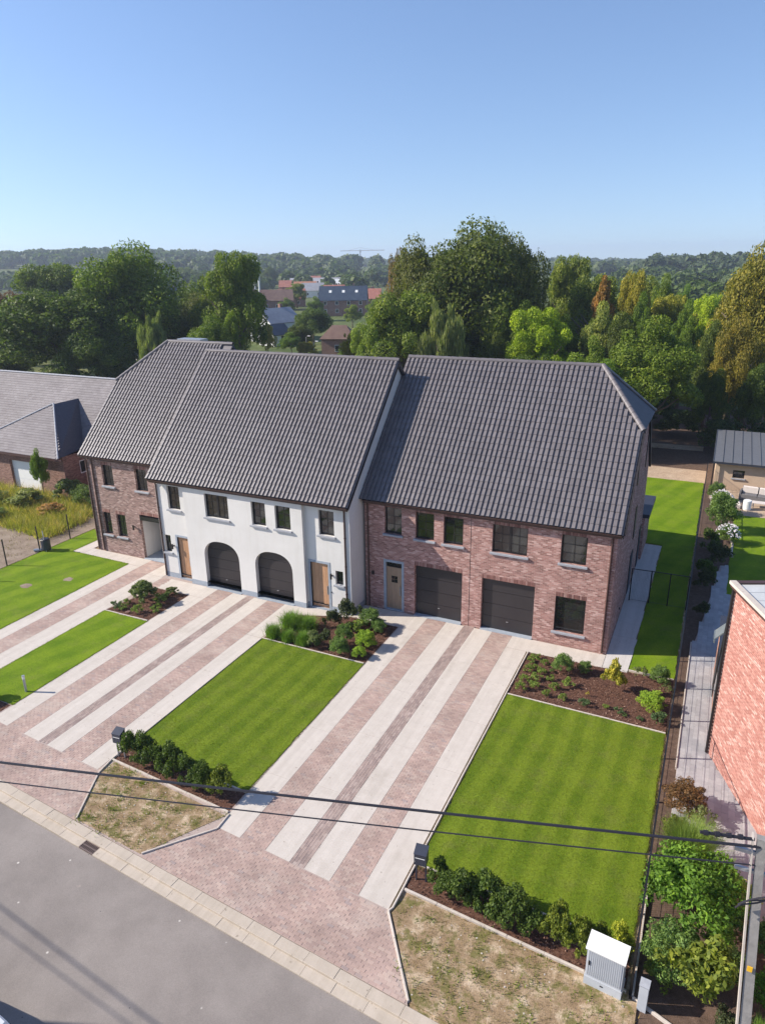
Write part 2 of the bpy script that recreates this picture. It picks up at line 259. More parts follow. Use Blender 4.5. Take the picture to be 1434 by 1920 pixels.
# ------------------------------------------------------------------ object helpers
def tag(o, label=None, cat=None, group=None, kind=None):
    if label: o['label'] = label
    if cat: o['category'] = cat
    if group: o['group'] = group
    if kind: o['kind'] = kind
    return o
def empty(name, loc, label, cat, group=None, rz=0):
    o = bpy.data.objects.new(name, None); col.objects.link(o); o.location = loc; o.rotation_euler = (0, 0, rz)
    o.empty_display_size = 0.2
    return tag(o, label, cat, group)
def origin(o):
    v = Vector((0, 0, 0))
    while o is not None: v += o.location; o = o.parent
    return v
class MB:
    def __init__(s): s.v = []; s.f = []
    def poly(s, pts):
        i = len(s.v); s.v += [tuple(p) for p in pts]; s.f.append(tuple(range(i, i+len(pts)))); return s
    def box(s, x0, x1, y0, y1, z0, z1):
        i = len(s.v)
        s.v += [(x0, y0, z0), (x1, y0, z0), (x1, y1, z0), (x0, y1, z0), (x0, y0, z1), (x1, y0, z1), (x1, y1, z1), (x0, y1, z1)]
        s.f += [tuple(i+k for k in q) for q in ((3, 2, 1, 0), (4, 5, 6, 7), (0, 1, 5, 4), (1, 2, 6, 5), (2, 3, 7, 6), (3, 0, 4, 7))]; return s
    def bbox(s, x0, x1, y0, y1, z0, z1, b=0.01):
        """box with a chamfered top, for slabs and stones"""
        i = len(s.v)
        s.v += [(x0, y0, z0), (x1, y0, z0), (x1, y1, z0), (x0, y1, z0), (x0, y0, z1-b), (x1, y0, z1-b), (x1, y1, z1-b), (x0, y1, z1-b),
                (x0+b, y0+b, z1), (x1-b, y0+b, z1), (x1-b, y1-b, z1), (x0+b, y1-b, z1)]
        s.f += [tuple(i+k for k in q) for q in ((0, 1, 5, 4), (1, 2, 6, 5), (2, 3, 7, 6), (3, 0, 4, 7), (4, 5, 9, 8), (5, 6, 10, 9), (6, 7, 11, 10), (7, 4, 8, 11), (8, 9, 10, 11))]; return s
    def prism(s, pts, z0, z1):
        """vertical prism over a counter-clockwise outline"""
        n = len(pts); i = len(s.v)
        s.v += [(p[0], p[1], z0) for p in pts] + [(p[0], p[1], z1) for p in pts]
        s.f.append(tuple(i+n+k for k in range(n))); s.f.append(tuple(i+n-1-k for k in range(n)))
        for k in range(n): s.f.append((i+k, i+(k+1) % n, i+n+(k+1) % n, i+n+k))
        return s
    def slab(s, pts, th):
        """plate: pts is the planar top outline, thickness goes down the normal"""
        P = [Vector(p) for p in pts]; n = (P[1]-P[0]).cross(P[2]-P[1]).normalized()
        if n.z < 0: P.reverse(); n = -n
        m = len(P); i = len(s.v); s.v += [tuple(p) for p in P] + [tuple(p-n*th) for p in P]
        s.f.append(tuple(i+k for k in range(m))); s.f.append(tuple(i+2*m-1-k for k in range(m)))
        for k in range(m): s.f.append((i+k, i+m+k, i+m+(k+1) % m, i+(k+1) % m))
        return s
    def tube(s, path, r, seg=8, cap=True):
        P = [Vector(p) for p in path]; rr = r if isinstance(r, (list, tuple)) else [r]*len(P)
        base = len(s.v); up = Vector((0, 0, 1))
        for k, p in enumerate(P):
            d = (P[min(k+1, len(P)-1)]-P[max(k-1, 0)]).normalized()
            a = d.cross(up if abs(d.z) < .95 else Vector((1, 0, 0))).normalized(); b = a.cross(d)
            for j in range(seg):
                t = 2*math.pi*j/seg; s.v.append(tuple(p+(a*math.cos(t)+b*math.sin(t))*rr[k]))
        for k in range(len(P)-1):
            for j in range(seg):
                a0 = base+k*seg+j; a1 = base+k*seg+(j+1) % seg; s.f.append((a0, a0+seg, a1+seg, a1))
        if cap:
            s.f.append(tuple(base+j for j in range(seg))); s.f.append(tuple(base+(len(P)-1)*seg+seg-1-j for j in range(seg)))
        return s
    def mesh(s, name, mat, off=Vector((0, 0, 0)), smooth=False):
        me = bpy.data.meshes.new(name); V = np.array(s.v, dtype=float)-np.array(off)
        me.from_pydata(V.tolist(), [], s.f); me.update()
        W = np.array(s.v, dtype=float)
        nl = len(me.loops); li = np.empty(nl, dtype=np.int32); me.loops.foreach_get('vertex_index', li)
        nn = np.empty(len(me.polygons)*3); me.polygons.foreach_get('normal', nn); nn = np.abs(nn.reshape(-1, 3))
        lt = np.empty(len(me.polygons), dtype=np.int32); me.polygons.foreach_get('loop_total', lt)
        ax = np.repeat(np.argmax(nn*np.array([1, 1, 1.15]), axis=1), lt); P = W[li]
        u = np.where(ax == 0, P[:, 1], P[:, 0]); w = np.where(ax == 2, P[:, 1], P[:, 2])
        uv = me.uv_layers.new(name='uv'); uv.data.foreach_set('uv', np.stack([u, w], 1).ravel())
        me.materials.append(MT[mat] if isinstance(mat, str) else mat)
        if smooth: me.polygons.foreach_set('use_smooth', [True]*len(me.polygons))
        return me
    def build(s, name, mat, parent=None, label=None, cat=None, group=None, kind=None, smooth=False, local=False):
        off = Vector((0, 0, 0)) if (parent is None or local) else origin(parent)
        o = bpy.data.objects.new(name, s.mesh(name, mat, off, smooth)); col.objects.link(o); o.parent = parent
        return tag(o, label, cat, group, kind)
def inst(name, me, parent, loc, rot=(0, 0, 0), sc=(1, 1, 1), local=False):
    o = bpy.data.objects.new(name, me); col.objects.link(o); o.parent = parent
    o.location = Vector(loc) if (local or parent is None) else Vector(loc)-origin(parent)
    o.rotation_euler = rot; o.scale = sc; return o
def dup_tree(src, parent=None):
    c = src.copy(); col.objects.link(c); c.parent = parent
    for ch in src.children: dup_tree(ch, c)
    return c
def inside(x, y, P):
    r = False; n = len(P)
    for i in range(n):
        (x1, y1), (x2, y2) = P[i], P[(i+1) % n]
        if (y1 > y) != (y2 > y) and x < (x2-x1)*(y-y1)/(y2-y1)+x1: r = not r
    return r
# ------------------------------------------------------------------ foliage meshes (numpy)
def quads_mesh(name, Cn, A, B, mat='leaf'):
    n = len(Cn); V = np.empty((n*4, 3)); V[0::4] = Cn-A*0.5; V[1::4] = Cn+B*0.5; V[2::4] = Cn+A*0.5; V[3::4] = Cn-B*0.5
    me = bpy.data.meshes.new(name); me.vertices.add(n*4); me.vertices.foreach_set('co', V.ravel())
    me.loops.add(n*4); me.loops.foreach_set('vertex_index', np.arange(n*4, dtype=np.int32))
    me.polygons.add(n); me.polygons.foreach_set('loop_start', np.arange(0, n*4, 4, dtype=np.int32)); me.polygons.foreach_set('loop_total', np.full(n, 4, dtype=np.int32))
    me.update(); me.validate(); me.materials.append(MT[mat]); return me
def tris_mesh(name, V, mat):
    n = len(V)//3; me = bpy.data.meshes.new(name); me.vertices.add(n*3); me.vertices.foreach_set('co', np.asarray(V, dtype=float).ravel())
    me.loops.add(n*3); me.loops.foreach_set('vertex_index', np.arange(n*3, dtype=np.int32))
    me.polygons.add(n); me.polygons.foreach_set('loop_start', np.arange(0, n*3, 3, dtype=np.int32)); me.polygons.foreach_set('loop_total', np.full(n, 3, dtype=np.int32))
    me.update(); me.materials.append(MT[mat] if isinstance(mat, str) else mat); return me
def unit(a): return a/np.maximum(np.linalg.norm(a, axis=-1, keepdims=True), 1e-9)
def crown(name, seed, nlobe, nleaf, leaf, shape='round', droop=0.0, lobe_r=(0.22, 0.42), asp=1.5, lump_k=0.0):
    """leaf-sized faces over many lobes; crown fills about -1..1 in x, y, z"""
    rg = np.random.default_rng(seed)
    d = unit(rg.normal(size=(nlobe, 3))); d[:, 2] = np.where(d[:, 2] < -0.5, -d[:, 2], d[:, 2])
    ph = rg.random(4)*6.28; az_ = np.arctan2(d[:, 1], d[:, 0])
    lump = 1+lump_k*(0.16*np.sin(2*az_+ph[0])*np.cos(2.2*d[:, 2]+ph[1])+0.12*np.sin(3*az_+ph[2]+3*d[:, 2])-0.08)
    rad = (rg.uniform(0.25, 0.88, nlobe)**0.7*lump)[:, None]; L = d*rad
    h = L[:, 2]
    if shape == 'cone': k = np.clip(1.05-(h+1)/2*0.95, 0.08, 1); L[:, :2] *= k[:, None]*1.25
    elif shape == 'column': k = np.clip(1.1-np.abs(h)**2*0.75, .15, 1); L[:, :2] *= k[:, None]
    elif shape == 'round': L[:, :2] *= np.clip(1.08-0.30*np.clip(h, 0, 1), .3, 1.1)[:, None]
    lr = rg.uniform(*lobe_r, nlobe)
    if shape == 'cone': lr *= np.clip(1.0-(h+1)/2*0.72, .2, 1)
    top = rg.random(nlobe) < 0.25; L[top, 2] = np.minimum(L[top, 2]*1.18, 1.02); lr[top] *= 0.66
    w = lr**2; idx = rg.choice(nlobe, nleaf, p=w/w.sum())
    dn = unit(rg.normal(size=(nleaf, 3))); rr = rg.uniform(0.45, 1.0, (nleaf, 1))**0.45*(1+0.10*(rg.random((nleaf, 1)) < .10))
    C = L[idx]+dn*rr*lr[idx][:, None]*np.array([1, 1, 0.82])
    # branchlet clumping
    C += unit(rg.normal(size=(nleaf, 3)))*leaf*0.5
    if droop: C[:, 2] -= droop*rg.random(nleaf)**2*np.clip(np.linalg.norm(C[:, :2], axis=1), .3, 1)
    C[:, 2] = np.maximum(C[:, 2], -1.0+0.06*rg.random(nleaf))
    nrm = unit(dn*0.9+rg.normal(size=(nleaf, 3))*0.75+np.array([0, 0, 0.35]))
    t = unit(np.cross(nrm, rg.normal(size=(nleaf, 3))))
    if droop: t = unit(t*0.5+np.array([0, 0, -1.0])); nrm = unit(np.cross(t, rg.normal(size=(nleaf, 3))))
    b = np.cross(nrm, t); s = leaf*rg.uniform(0.6, 1.35, (nleaf, 1))
    return quads_mesh(name, C, t*s*asp, b*s*(0.45 if droop else 0.8))
CR = {'a': crown('crown_broad', 1, 70, 46000, 0.034, lump_k=0.6), 'b': crown('crown_dense', 2, 60, 38000, 0.037, lobe_r=(0.18, 0.36), lump_k=0.6), 'a2': crown('crown_broad_two', 3, 80, 44000, 0.033, lobe_r=(0.13, 0.3), lump_k=0.6),
      'f': crown('crown_tall', 4, 64, 32000, 0.042, 'column', lobe_r=(0.16, 0.34)), 'w': crown('crown_weeping', 5, 50, 30000, 0.055, 'round', 0.5, (0.16, 0.3), 2.2),
      'c': crown('crown_thin', 21, 110, 9000, 0.045, 'column', lobe_r=(0.10, 0.2)), 'm': crown('crown_light', 7, 95, 46000, 0.032, lobe_r=(0.12, 0.27), lump_k=0.6), 'r': crown('crown_conifer', 8, 80, 30000, 0.036, 'cone', lobe_r=(0.14, 0.28)),
      's': crown('bush_small', 11, 12, 620, 0.17, lobe_r=(0.3, 0.5)), 's2': crown('bush_small_two', 12, 14, 560, 0.19, lobe_r=(0.25, 0.45)),
      'k': crown('bush_upright', 13, 26, 2600, 0.105, 'column', lobe_r=(0.22, 0.42)), 'k2': crown('bush_upright_two', 14, 30, 2600, 0.10, lobe_r=(0.2, 0.36)),
      'L': crown('bush_leafy', 15, 70, 10000, 0.058, lobe_r=(0.16, 0.3)), 'P': crown('bush_pyramid', 16, 50, 4200, 0.085, 'cone', lobe_r=(0.2, 0.34)),
      'n': crown('bush_needle', 17, 30, 2600, 0.10, lobe_r=(0.18, 0.34), asp=3.2), 'wsp': crown('bush_sparse', 18, 16, 420, 0.15, lobe_r=(0.2, 0.35))}
def grass_clump(name, seed, n, blade_w, arch=0.8, spread=0.35, seg=3):
    """arching blades from a common foot; about radius 1, height 1"""
    rg = np.random.default_rng(seed); V = []
    az = rg.random(n)*2*math.pi; ln = rg.uniform(0.75, 1.15, n); out = rg.uniform(0.15, 1.0, n)**0.8*arch
    fx = rg.normal(size=n)*spread*0.4; fy = rg.normal(size=n)*spread*0.4
    for i in range(n):
        pts = []
        for k in range(seg+1):
            t = k/seg; r = out[i]*t**1.6; z = ln[i]*(t-0.42*out[i]*t**2.4)
            pts.append((fx[i]+math.cos(az[i])*r, fy[i]+math.sin(az[i])*r, z))
        px, py = -math.sin(az[i])*blade_w, math.cos(az[i])*blade_w
        for k in range(seg):
            a = pts[k]; b = pts[k+1]; wa = 1-k/seg; wb = 1-(k+1)/seg
            A0 = (a[0]-px*wa, a[1]-py*wa, a[2]); A1 = (a[0]+px*wa, a[1]+py*wa, a[2]); B0 = (b[0]-px*wb, b[1]-py*wb, b[2]); B1 = (b[0]+px*wb, b[1]+py*wb, b[2])
            V += [A0, A1, B0]
            if wb > 0: V += [A1, B1, B0]
    return tris_mesh(name, np.array(V), 'leaf')
GR = [grass_clump('grass_clump', 1, 1100, 0.022, 1.0, 0.7), grass_clump('pampas_clump', 2, 2600, 0.010, 0.95, 0.35, 4), grass_clump('weed_clump', 3, 60, 0.03, 0.9, 0.6, 2)]
# trunk with limbs: base at 0, reaches 1 in z
def trunk_mesh(seed, mat='bark'):
    rg = random.Random(seed); m = MB()
    m.tube([(0, 0, -0.02), (0.008, 0.004, 0.2), (-0.006, 0.01, 0.5), (0.01, 0, 0.95)], [0.030, 0.022, 0.016, 0.003], 9)
    for k in range(9):
        z = rg.uniform(0.22, 0.7); a = rg.random()*6.28; l = rg.uniform(0.12, 0.26)
        m.tube([(0, 0, z), (math.cos(a)*l*.5, math.sin(a)*l*.5, z+l*.35), (math.cos(a)*l, math.sin(a)*l, z+l*0.95)], [0.010, 0.007, 0.002], 6)
    return m.mesh('trunk', mat, smooth=True)
TRK = [trunk_mesh(i) for i in range(3)]
FB = 1.55
TC = {'a': (.060, .092, .016), 'b': (.044, .070, .016), 'e': (.065, .105, .022), 'f': (.072, .115, .012), 'F': (.066, .105, .014), 'D': (.048, .066, .018), 'w': (.105, .135, .07), 'd': (.07, .045, .045),
      'g': (.085, .125, .03), 'r': (.125, .085, .035), 'y': (.14, .145, .03), 'Y': (.135, .21, .015), 'p': (.13, .16, .06), 'm': (.06, .105, .018), 'o': (.095, .095, .022), 'c': (.085, .075, .055)}
TM = {'a': 'a', 'F': 'a2', 'D': 'a', 'b': 'b', 'e': 'a2', 'f': 'f', 'w': 'w', 'd': 'b', 'g': 'a2', 'r': 'r', 'y': 'a2', 'Y': 'a2', 'p': 'm', 'm': 'm', 'o': 'a', 'c': 'c'}
rt = random.Random(7)
def tree(kind, x, y, ztop, r, label, z0=0.0, bare=0.12, group='trees behind the houses', gz=None):
    t = empty('tree', (x, y, z0), label, 'tree', group)
    H = ztop-z0; zb = H*bare; rz = rt.random()*6.28
    c = inst('crown', CR[TM[kind]], t, (0, 0, (zb+H)/2), (0, 0, rz), (r*1.06, r*1.06, (H-zb)/2), local=True)
    j = lambda k: k*rt.uniform(0.88, 1.14)
    cc = TC[kind]; q = rt.uniform(0.9, 1.12); q *= FB; c.color = (cc[0]*q*rt.uniform(1.08, 1.32), cc[1]*q*1.05, cc[2]*q*.75, 1)
    inst('trunk', rt.choice(TRK), t, (0, 0, 0), (0, 0, rt.random()*6), (H*1.1*min(1, r/3), H*1.1*min(1, r/3), H*0.85), local=True)
    return t
def bush(kind, x, y, r, h, color, label, group=None, name='shrub', z=0.02, tilt=0.0):
    me = CR[kind] if kind in CR else GR[int(kind[-1])]
    grassy = kind not in CR
    o = inst(name, me, None, (x, y, z if grassy else z+h*0.47), (tilt, 0, rt.random()*6.28), (r, r, h) if grassy else (r, r, h*0.52))
    q = rt.uniform(1.2, 1.45); o.color = (color[0]*q, color[1]*q, color[2]*q, 1)
    return tag(o, label, 'ornamental grass' if name == 'ornamental_grass' else 'shrub', group)

# ------------------------------------------------------------------ SETTING: terrain, road, plots
def hgt(x, y):
    d1 = math.exp(-(((x+780)/260)**2+((y-760)/300)**2)); d2 = math.exp(-(((x+430)/120)**2+((y-760)/200)**2)); d3 = math.exp(-(((x-90)/220)**2+((y-760)/260)**2))
    d4 = math.exp(-(((x+1100)/500)**2+((y-1700)/400)**2))
    return 20*d1+5*d2+3*d3+18*d4
def grid_axis(a, b, fine0, fine1, step, ratio):
    g = list(np.arange(fine0, fine1+.1, step)); s = step
    while g[-1] < b: s *= ratio; g.append(g[-1]+s)
    s = step
    while g[0] > a: s *= ratio; g.insert(0, g[0]-s)
    return g
gx = grid_axis(-2600, 2600, -1200, 300, 30, 1.3); gy = grid_axis(-300, 3400, -30, 1200, 30, 1.3)
V = [(x, y, -0.32+hgt(x, y)) for y in gy for x in gx]; nx = len(gx)
F = [(j*nx+i, j*nx+i+1, (j+1)*nx+i+1, (j+1)*nx+i) for j in range(len(gy)-1) for i in range(nx-1)]
m = MB(); m.v = V; m.f = F; m.build('terrain', 'field', kind='structure', smooth=True)
roadY = lambda x: 11.06+0.0819*(-5.35-x)
kerbY = lambda x: 11.67+0.0845*(-5.0-x)
endY = lambda x: 14.06+0.077*(-6.77-x)
MB().prism([(-160, -1), (60, -12), (60, roadY(60)), (-160, roadY(-160))], -0.5, -0.10).build('road', 'asphalt', kind='structure')
MB().prism([(-160, -40), (60, -40), (60, -12.1), (-160, -1.1)], -0.5, -0.02).build('far_verge', 'verge', kind='structure')
# plots behind the kerb
MB().prism([(-160, kerbY(-160)+.02), (-39.3, kerbY(-39.3)+.02), (-39.3, 66), (-160, 66)], -0.5, -0.02).build('waste_ground', 'dirt', kind='structure')
MB().prism([(-39.28, kerbY(-39.28)+.02), (-0.02, kerbY(-.02)+.02), (-0.02, 62.3), (-39.28, 62.3)], -0.5, -0.045).build('plot_ground', 'verge', kind='structure')
MB().prism([(-39.28, 62.32), (0.0, 62.32), (0.0, 66.2), (-39.28, 66.2)], -0.5, -0.03).build('dirt_track', 'tan', kind='structure')
MB().prism([(-39.28, 66.22), (0.0, 66.22), (0.0, 96), (-39.28, 96)], -0.5, -0.05).build('tree_shade_ground', 'soil', kind='structure')  # darker soil than the track: tree shade put into the ground colour
MB().prism([(-8.0, 73.0), (-0.6, 73.4), (-0.6, 75.2), (-8.0, 74.9)], -0.2, -0.035).build('dirt_path', 'tan', kind='structure')
MB().prism([(0.0, kerbY(0)+.02), (60, kerbY(60)+.02), (60, 96), (0.0, 96)], -0.5, -0.05).build('neighbour_ground', 'soil', kind='structure')
MB().prism([(-160, 66.02), (-39.3, 66.02), (-39.3, 110), (-160, 110)], -0.5, -0.06).build('rear_meadow', 'field', kind='structure')
# kerb: upper stones and gutter stones, one object each
kr = tag(MB().prism([(-60, kerbY(-60)), (20, kerbY(20)), (20, kerbY(20)+.015), (-60, kerbY(-60)+.015)], -0.3, -0.03).build('kerb', 'kerb', None), kind='structure')
ang = math.atan(-0.0833)
ks = MB().bbox(0, 0.991, 0, 0.335, -0.2, 0.0, 0.006).mesh('kerb_stone', 'kerb'); gs = MB().bbox(0, 0.991, 0, 0.315, -0.22, 0.0, 0.005).mesh('gutter_stone', 'kerb')
rk = random.Random(3)
for i in range(34):
    x = -29.0+i*0.993
    if i > 0:
        inst('kerb_stone', ks, kr, (x, kerbY(x)-0.345+rk.uniform(-.004, .004), 0.015+rk.uniform(-.004, .004)), (0, 0, ang))
    xg = x+0.084
    if abs(xg+17.0) < .2: inst('gutter_stone', gs, kr, (xg+.665, kerbY(xg+.665)-0.665, -0.055), (R_(2), 0, ang), (.33, 1, 1))
    else: inst('gutter_stone', gs, kr, (xg, kerbY(xg)-0.665+rk.uniform(-.004, .004), -0.055+rk.uniform(-.004, .004)), (R_(2), 0, ang))
MB().prism([(-160, kerbY(-160)-.665), (-29.02, kerbY(-29.02)-.665), (-29.02, kerbY(-29.02)), (-160, kerbY(-160))], -0.2, -0.03).build('kerb_run', 'kerb', kr)
MB().prism([(4.8, kerbY(4.8)-.665), (60, kerbY(60)-.665), (60, kerbY(60)), (4.8, kerbY(4.8))], -0.2, -0.03).build('kerb_run', 'kerb', kr)
# storm drain grate
gxc = -17.0; dg = empty('drain_grate', (gxc, kerbY(gxc)-0.66, -0.05), 'dark iron storm drain grate set in the gutter beside the road', 'drain grate', rz=ang)
fr = MB(); fr.box(0, .66, 0, .03, -.08, 0).box(0, .66, .29, .32, -.08, 0).box(0, .03, .03, .29, -.08, 0).box(.63, .66, .03, .29, -.08, 0).box(.03, .63, .145, .175, -.08, -.002)
fr.build('frame', 'iron', dg, local=True); MB().box(.03, .63, .03, .29, -.09, -.075).build('pit', 'rubber', dg, local=True)
bar = MB().box(0, .026, 0, .115, -.05, -.004).mesh('bar', 'iron')
for i in range(9):
    for y in (.03, .175): inst('bar', bar, dg, (.07+i*.062, y, 0), local=True)

# ------------------------------------------------------------------ driveways: slabs, pavers, lawns
drv = MB().prism([(-32.4, 12.9), (-24.9, kerbY(-24.9)+.02), (-5.1, kerbY(-5.1)+.02), (-6.75, 14.1), (-6.75, 31.1), (-32.4, 31.1)], -0.3, -0.007).build('driveway', 'joint_sand', kind='structure')
def slab_strip(x0, x1, y0, y1, n, mat='concrete', top=0.0, skew=True):
    """a run of concrete slabs; the street end follows the skewed line"""
    for k in range(n):
        a = y0+(y1-y0)*k/n; b = y0+(y1-y0)*(k+1)/n-0.008
        dz = rk.uniform(-.002, .002)
        if k == 0 and skew: pts = [(x0, endY(x0)), (x1, endY(x1)), (x1, b), (x0, b)]
        else: pts = [(x0, a), (x1, a), (x1, b), (x0, b)]
        MB().prism(pts, -0.1, top+dz).build('slab', mat, drv)
FY = 31.18
for x0, x1, y1, n in ((-13.34, -12.36, 29.6, 5), (-11.29, -10.33, 31.1, 5), (-9.76, -8.81, 31.1, 5), (-7.76, -6.74, 29.9, 5),
                      (-25.8, -24.78, 28.15, 4), (-23.69, -22.73, 29.4, 4), (-22.23, -21.32, 29.4, 4), (-20.18, -19.27, 25.75, 3), (-32.3, -31.36, 30.1, 4), (-30.13, -28.92, 29.4, 4)):
    slab_strip(x0, x1, endY((x0+x1)/2), y1, n)
# paving along the fronts
for pts in ([(-36.4, 30.25), (-31.36, 30.12), (-31.36, 31.15), (-36.4, 31.15)], [(-37.3, 30.25), (-36.42, 30.25), (-36.42, 33.2), (-37.3, 33.0)],
            [(-30.13, 29.42), (-28.98, 29.42), (-28.98, 31.15), (-30.13, 31.15)],
            [(-28.25, 28.17), (-24.78, 28.17), (-24.78, 29.44), (-28.25, 29.44)],
            [(-20.18, 25.77), (-19.27, 25.77), (-19.27, 29.44), (-20.18, 29.44)], [(-19.26, 26.6), (-18.9, 26.6), (-18.9, 29.44), (-19.26, 29.44)], [(-18.89, 28.7), (-16.2, 29.55), (-16.2, 29.7), (-18.89, 29.7)],
            [(-16.1, 29.62), (-12.36, 29.62), (-12.36, 31.12), (-16.1, 31.12)], [(-7.76, 29.92), (-3.2, 29.92), (-3.2, 31.12), (-7.76, 31.12)]):
    MB().prism(pts, -0.1, rk.uniform(-.002, .002)).build('slab', 'concrete', drv)
for k in range(5):
    y0 = 29.95+k*3.3; MB().prism([(-3.18, y0), (-2.08, y0), (-2.0, y0+3.29), (-3.18, y0+3.29)], -0.1, rk.uniform(-.002, .002)).build('slab', 'sidepath', drv)
# pavers
pv = MB().bbox(0, 0.214, 0, 0.094, -0.06, 0.0, 0.004); pvx = pv.mesh('paver', 'paver')
pl = MB().bbox(0, 0.094, 0, 0.214, -0.06, 0.0, 0.004); pvd = pl.mesh('paver', 'paver_dark')
allp = []
apron = [(-32.4, 14.1), (-18.04, kerbY(-18.04)+.03), (-19.2, 15.4), (-19.25, endY(-19.25)-.02), (-32.4, endY(-32.4)-.02)]
apron2 = [(-14.78, kerbY(-14.78)+.03), (-5.22, kerbY(-5.22)+.03), (-6.78, endY(-6.78)-.02), (-13.35, endY(-13.35)-.02)]
for poly in (apron, apron2):
    x0 = min(p[0] for p in poly); y1 = max(p[1] for p in poly)
    for r in range(60):
        for c in range(70):
            # courses follow the kerb
            u = c*0.218+(r % 2)*0.109; w = r*0.098
            bx = x0+u; by = kerbY(bx)+.03+w
            if by < y1 and inside(bx+.1, by+.05, poly): allp.append((bx, by, ang, 0))
for x0, x1, y0, y1 in ((-12.35, -11.3, None, 31.1), (-8.8, -7.77, None, 31.1), (-24.77, -23.7, None, 29.4), (-21.31, -20.19, None, 29.4), (-31.35, -30.14, 17, 31.1)):
    ys = y0 if y0 else endY((x0+x1)/2)-.03; n = 5; w = (x1-x0)/n
    r = 0
    while ys+r*0.098 < y1:
        off = (r % 2)*0.5
        for c in range(n):
            xx = x0+(c+off)*w
            if xx+w > x1+.01: allp += [(xx, ys+r*0.098, 0, 0, w/2/0.218), (x0, ys+r*0.098, 0, 0, w/2/0.218)]; continue
            allp.append((xx, ys+r*0.098, 0, 0, w/0.218))
        r += 1
for x0, x1, y1 in ((-10.32, -9.77, 31.1), (-22.72, -22.24, 29.4)):
    ys = endY(x0)-.02; n = 5; w = (x1-x0)/n; r = 0
    while ys+r*0.218 < y1:
        for c in range(n): allp.append((x0+c*w, ys+(r+(c % 2)*.5)*0.218, 0, 1, w/0.098))
        r += 1
# the red-brick patch beside the white house
for r in range(int((29.4-28.2)/.098)):
    for c in range(3): allp.append((-28.92+(c+(r % 2)*.5)*.218, 28.2+r*.098, 0, 0))
allp.sort(key=lambda p: (p[0]-0)**2+(p[1]-4)**2+200*(p[1] < 11.2))
near = [p for p in allp if p[1] > 11.3][:300]; rest = allp[300:]
for p in near:
    k = p[4] if len(p) > 4 else 1
    me, sc = (pvx, (k, 1, 1)) if p[3] == 0 else (pvd, (k, 1, 1))
    inst('paver', me, drv, (p[0], p[1], rk.uniform(-.004, .003)), (rk.uniform(-.01, .01), rk.uniform(-.008, .008), p[2]), sc)
for typ, src, mat in ((0, pv, 'paver'), (1, pl, 'paver_dark')):
    m = MB(); ca = {}
    SV = np.array(src.v)
    VV = []
    for p in rest:
        if p[3] != typ: continue
        k = p[4] if len(p) > 4 else 1; c, s = math.cos(p[2]), math.sin(p[2])
        A = SV*np.array([k, 1, 1]); X = A[:, 0]*c-A[:, 1]*s+p[0]; Y = A[:, 0]*s+A[:, 1]*c+p[1]; b = len(VV)*len(SV)
        VV.append(np.stack([X, Y, A[:, 2]+rk.uniform(-.004, .003)], 1)); m.f += [tuple(b+i for i in f) for f in src.f]
    m.v = [tuple(v) for v in np.concatenate(VV)]
    m.build('paver_field', mat, drv, kind='stuff')
# lawns with an uneven rim
def rim(P, step=0.35, amp=0.025):
    out = []
    for i in range(len(P)):
        a = Vector(P[i]); b = Vector(P[(i+1) % len(P)]); n = max(1, int((b-a).length/step)); d = (b-a).normalized(); nn = Vector((-d.y, d.x))
        for k in range(n): out.append(tuple(a+(b-a)*k/n+nn*rk.uniform(-amp*1.4, amp*1.4)*(k > 0)))
    return out
LAWNS = [('lawn', [(-39.15, 20.6), (-32.33, 20.6), (-32.33, 30.12), (-37.32, 30.2), (-37.32, 33.0), (-39.15, 33.8)], 'lawn2', 0),
         ('lawn', [(-28.88, 16.7), (-25.84, 16.55), (-25.84, 24.75), (-28.88, 24.75)], 'lawn2', 0),
         ('lawn', [(-19.18, 16.75), (-13.42, 16.35), (-13.42, 25.68), (-19.18, 25.72)], 'lawn', 1100),
         ('lawn', [(-6.56, 15.95), (-0.12, 15.75), (-0.12, 25.98), (-6.56, 26.06)], 'lawn', 1100),
         ('lawn', [(-2.02, 30.22), (-0.1, 30.22), (-0.1, 62.2), (-39, 62.2), (-39, 48), (-12, 47.5), (-2.0, 46.6)], 'lawn2', 0),
         ('lawn', [(1.9, 40.5), (12, 40.5), (12, 54.8), (2.2, 54.8)], 'lawn2', 0)]
blades = []
for name, P, mt, dens in LAWNS:
    Q = rim(P); MB().prism(Q, -0.2, 0.012).build('lawn', mt, kind='structure')
    xs = [p[0] for p in P]; ys = [p[1] for p in P]
    rg = np.random.default_rng(int(abs(P[0][0])*10))
    n = int((max(xs)-min(xs))*(max(ys)-min(ys))*(dens if dens else 0))
    if n: blades.append(np.stack([rg.uniform(min(xs)-.02, max(xs)+.02, n), rg.uniform(min(ys)-.02, max(ys)+.02, n)], 1))
    # denser ragged fringe
    for i in range(len(P)):
        a = np.array(P[i]); b = np.array(P[(i+1) % len(P)]); L = np.linalg.norm(b-a)
        if a[1] > 45 or b[1] > 45 or a[0] > 1: continue
        k = int(L*150); t = rg.random((k, 1)); blades.append(a+(b-a)*t+rg.normal(size=(k, 2))*0.03)
B = np.concatenate(blades); n = len(B); rg = np.random.default_rng(5); az = rg.random(n)*6.283; h = rg.uniform(.02, .05, n); w = .009; ln = rg.uniform(-.03, .03, (n, 2))
Vg = np.empty((n*3, 3)); Vg[0::3] = np.stack([B[:, 0]-np.cos(az)*w, B[:, 1]-np.sin(az)*w, np.full(n, .0)], 1); Vg[1::3] = np.stack([B[:, 0]+np.cos(az)*w, B[:, 1]+np.sin(az)*w, np.full(n, .0)], 1)
Vg[2::3] = np.stack([B[:, 0]+ln[:, 0], B[:, 1]+ln[:, 1], h], 1)
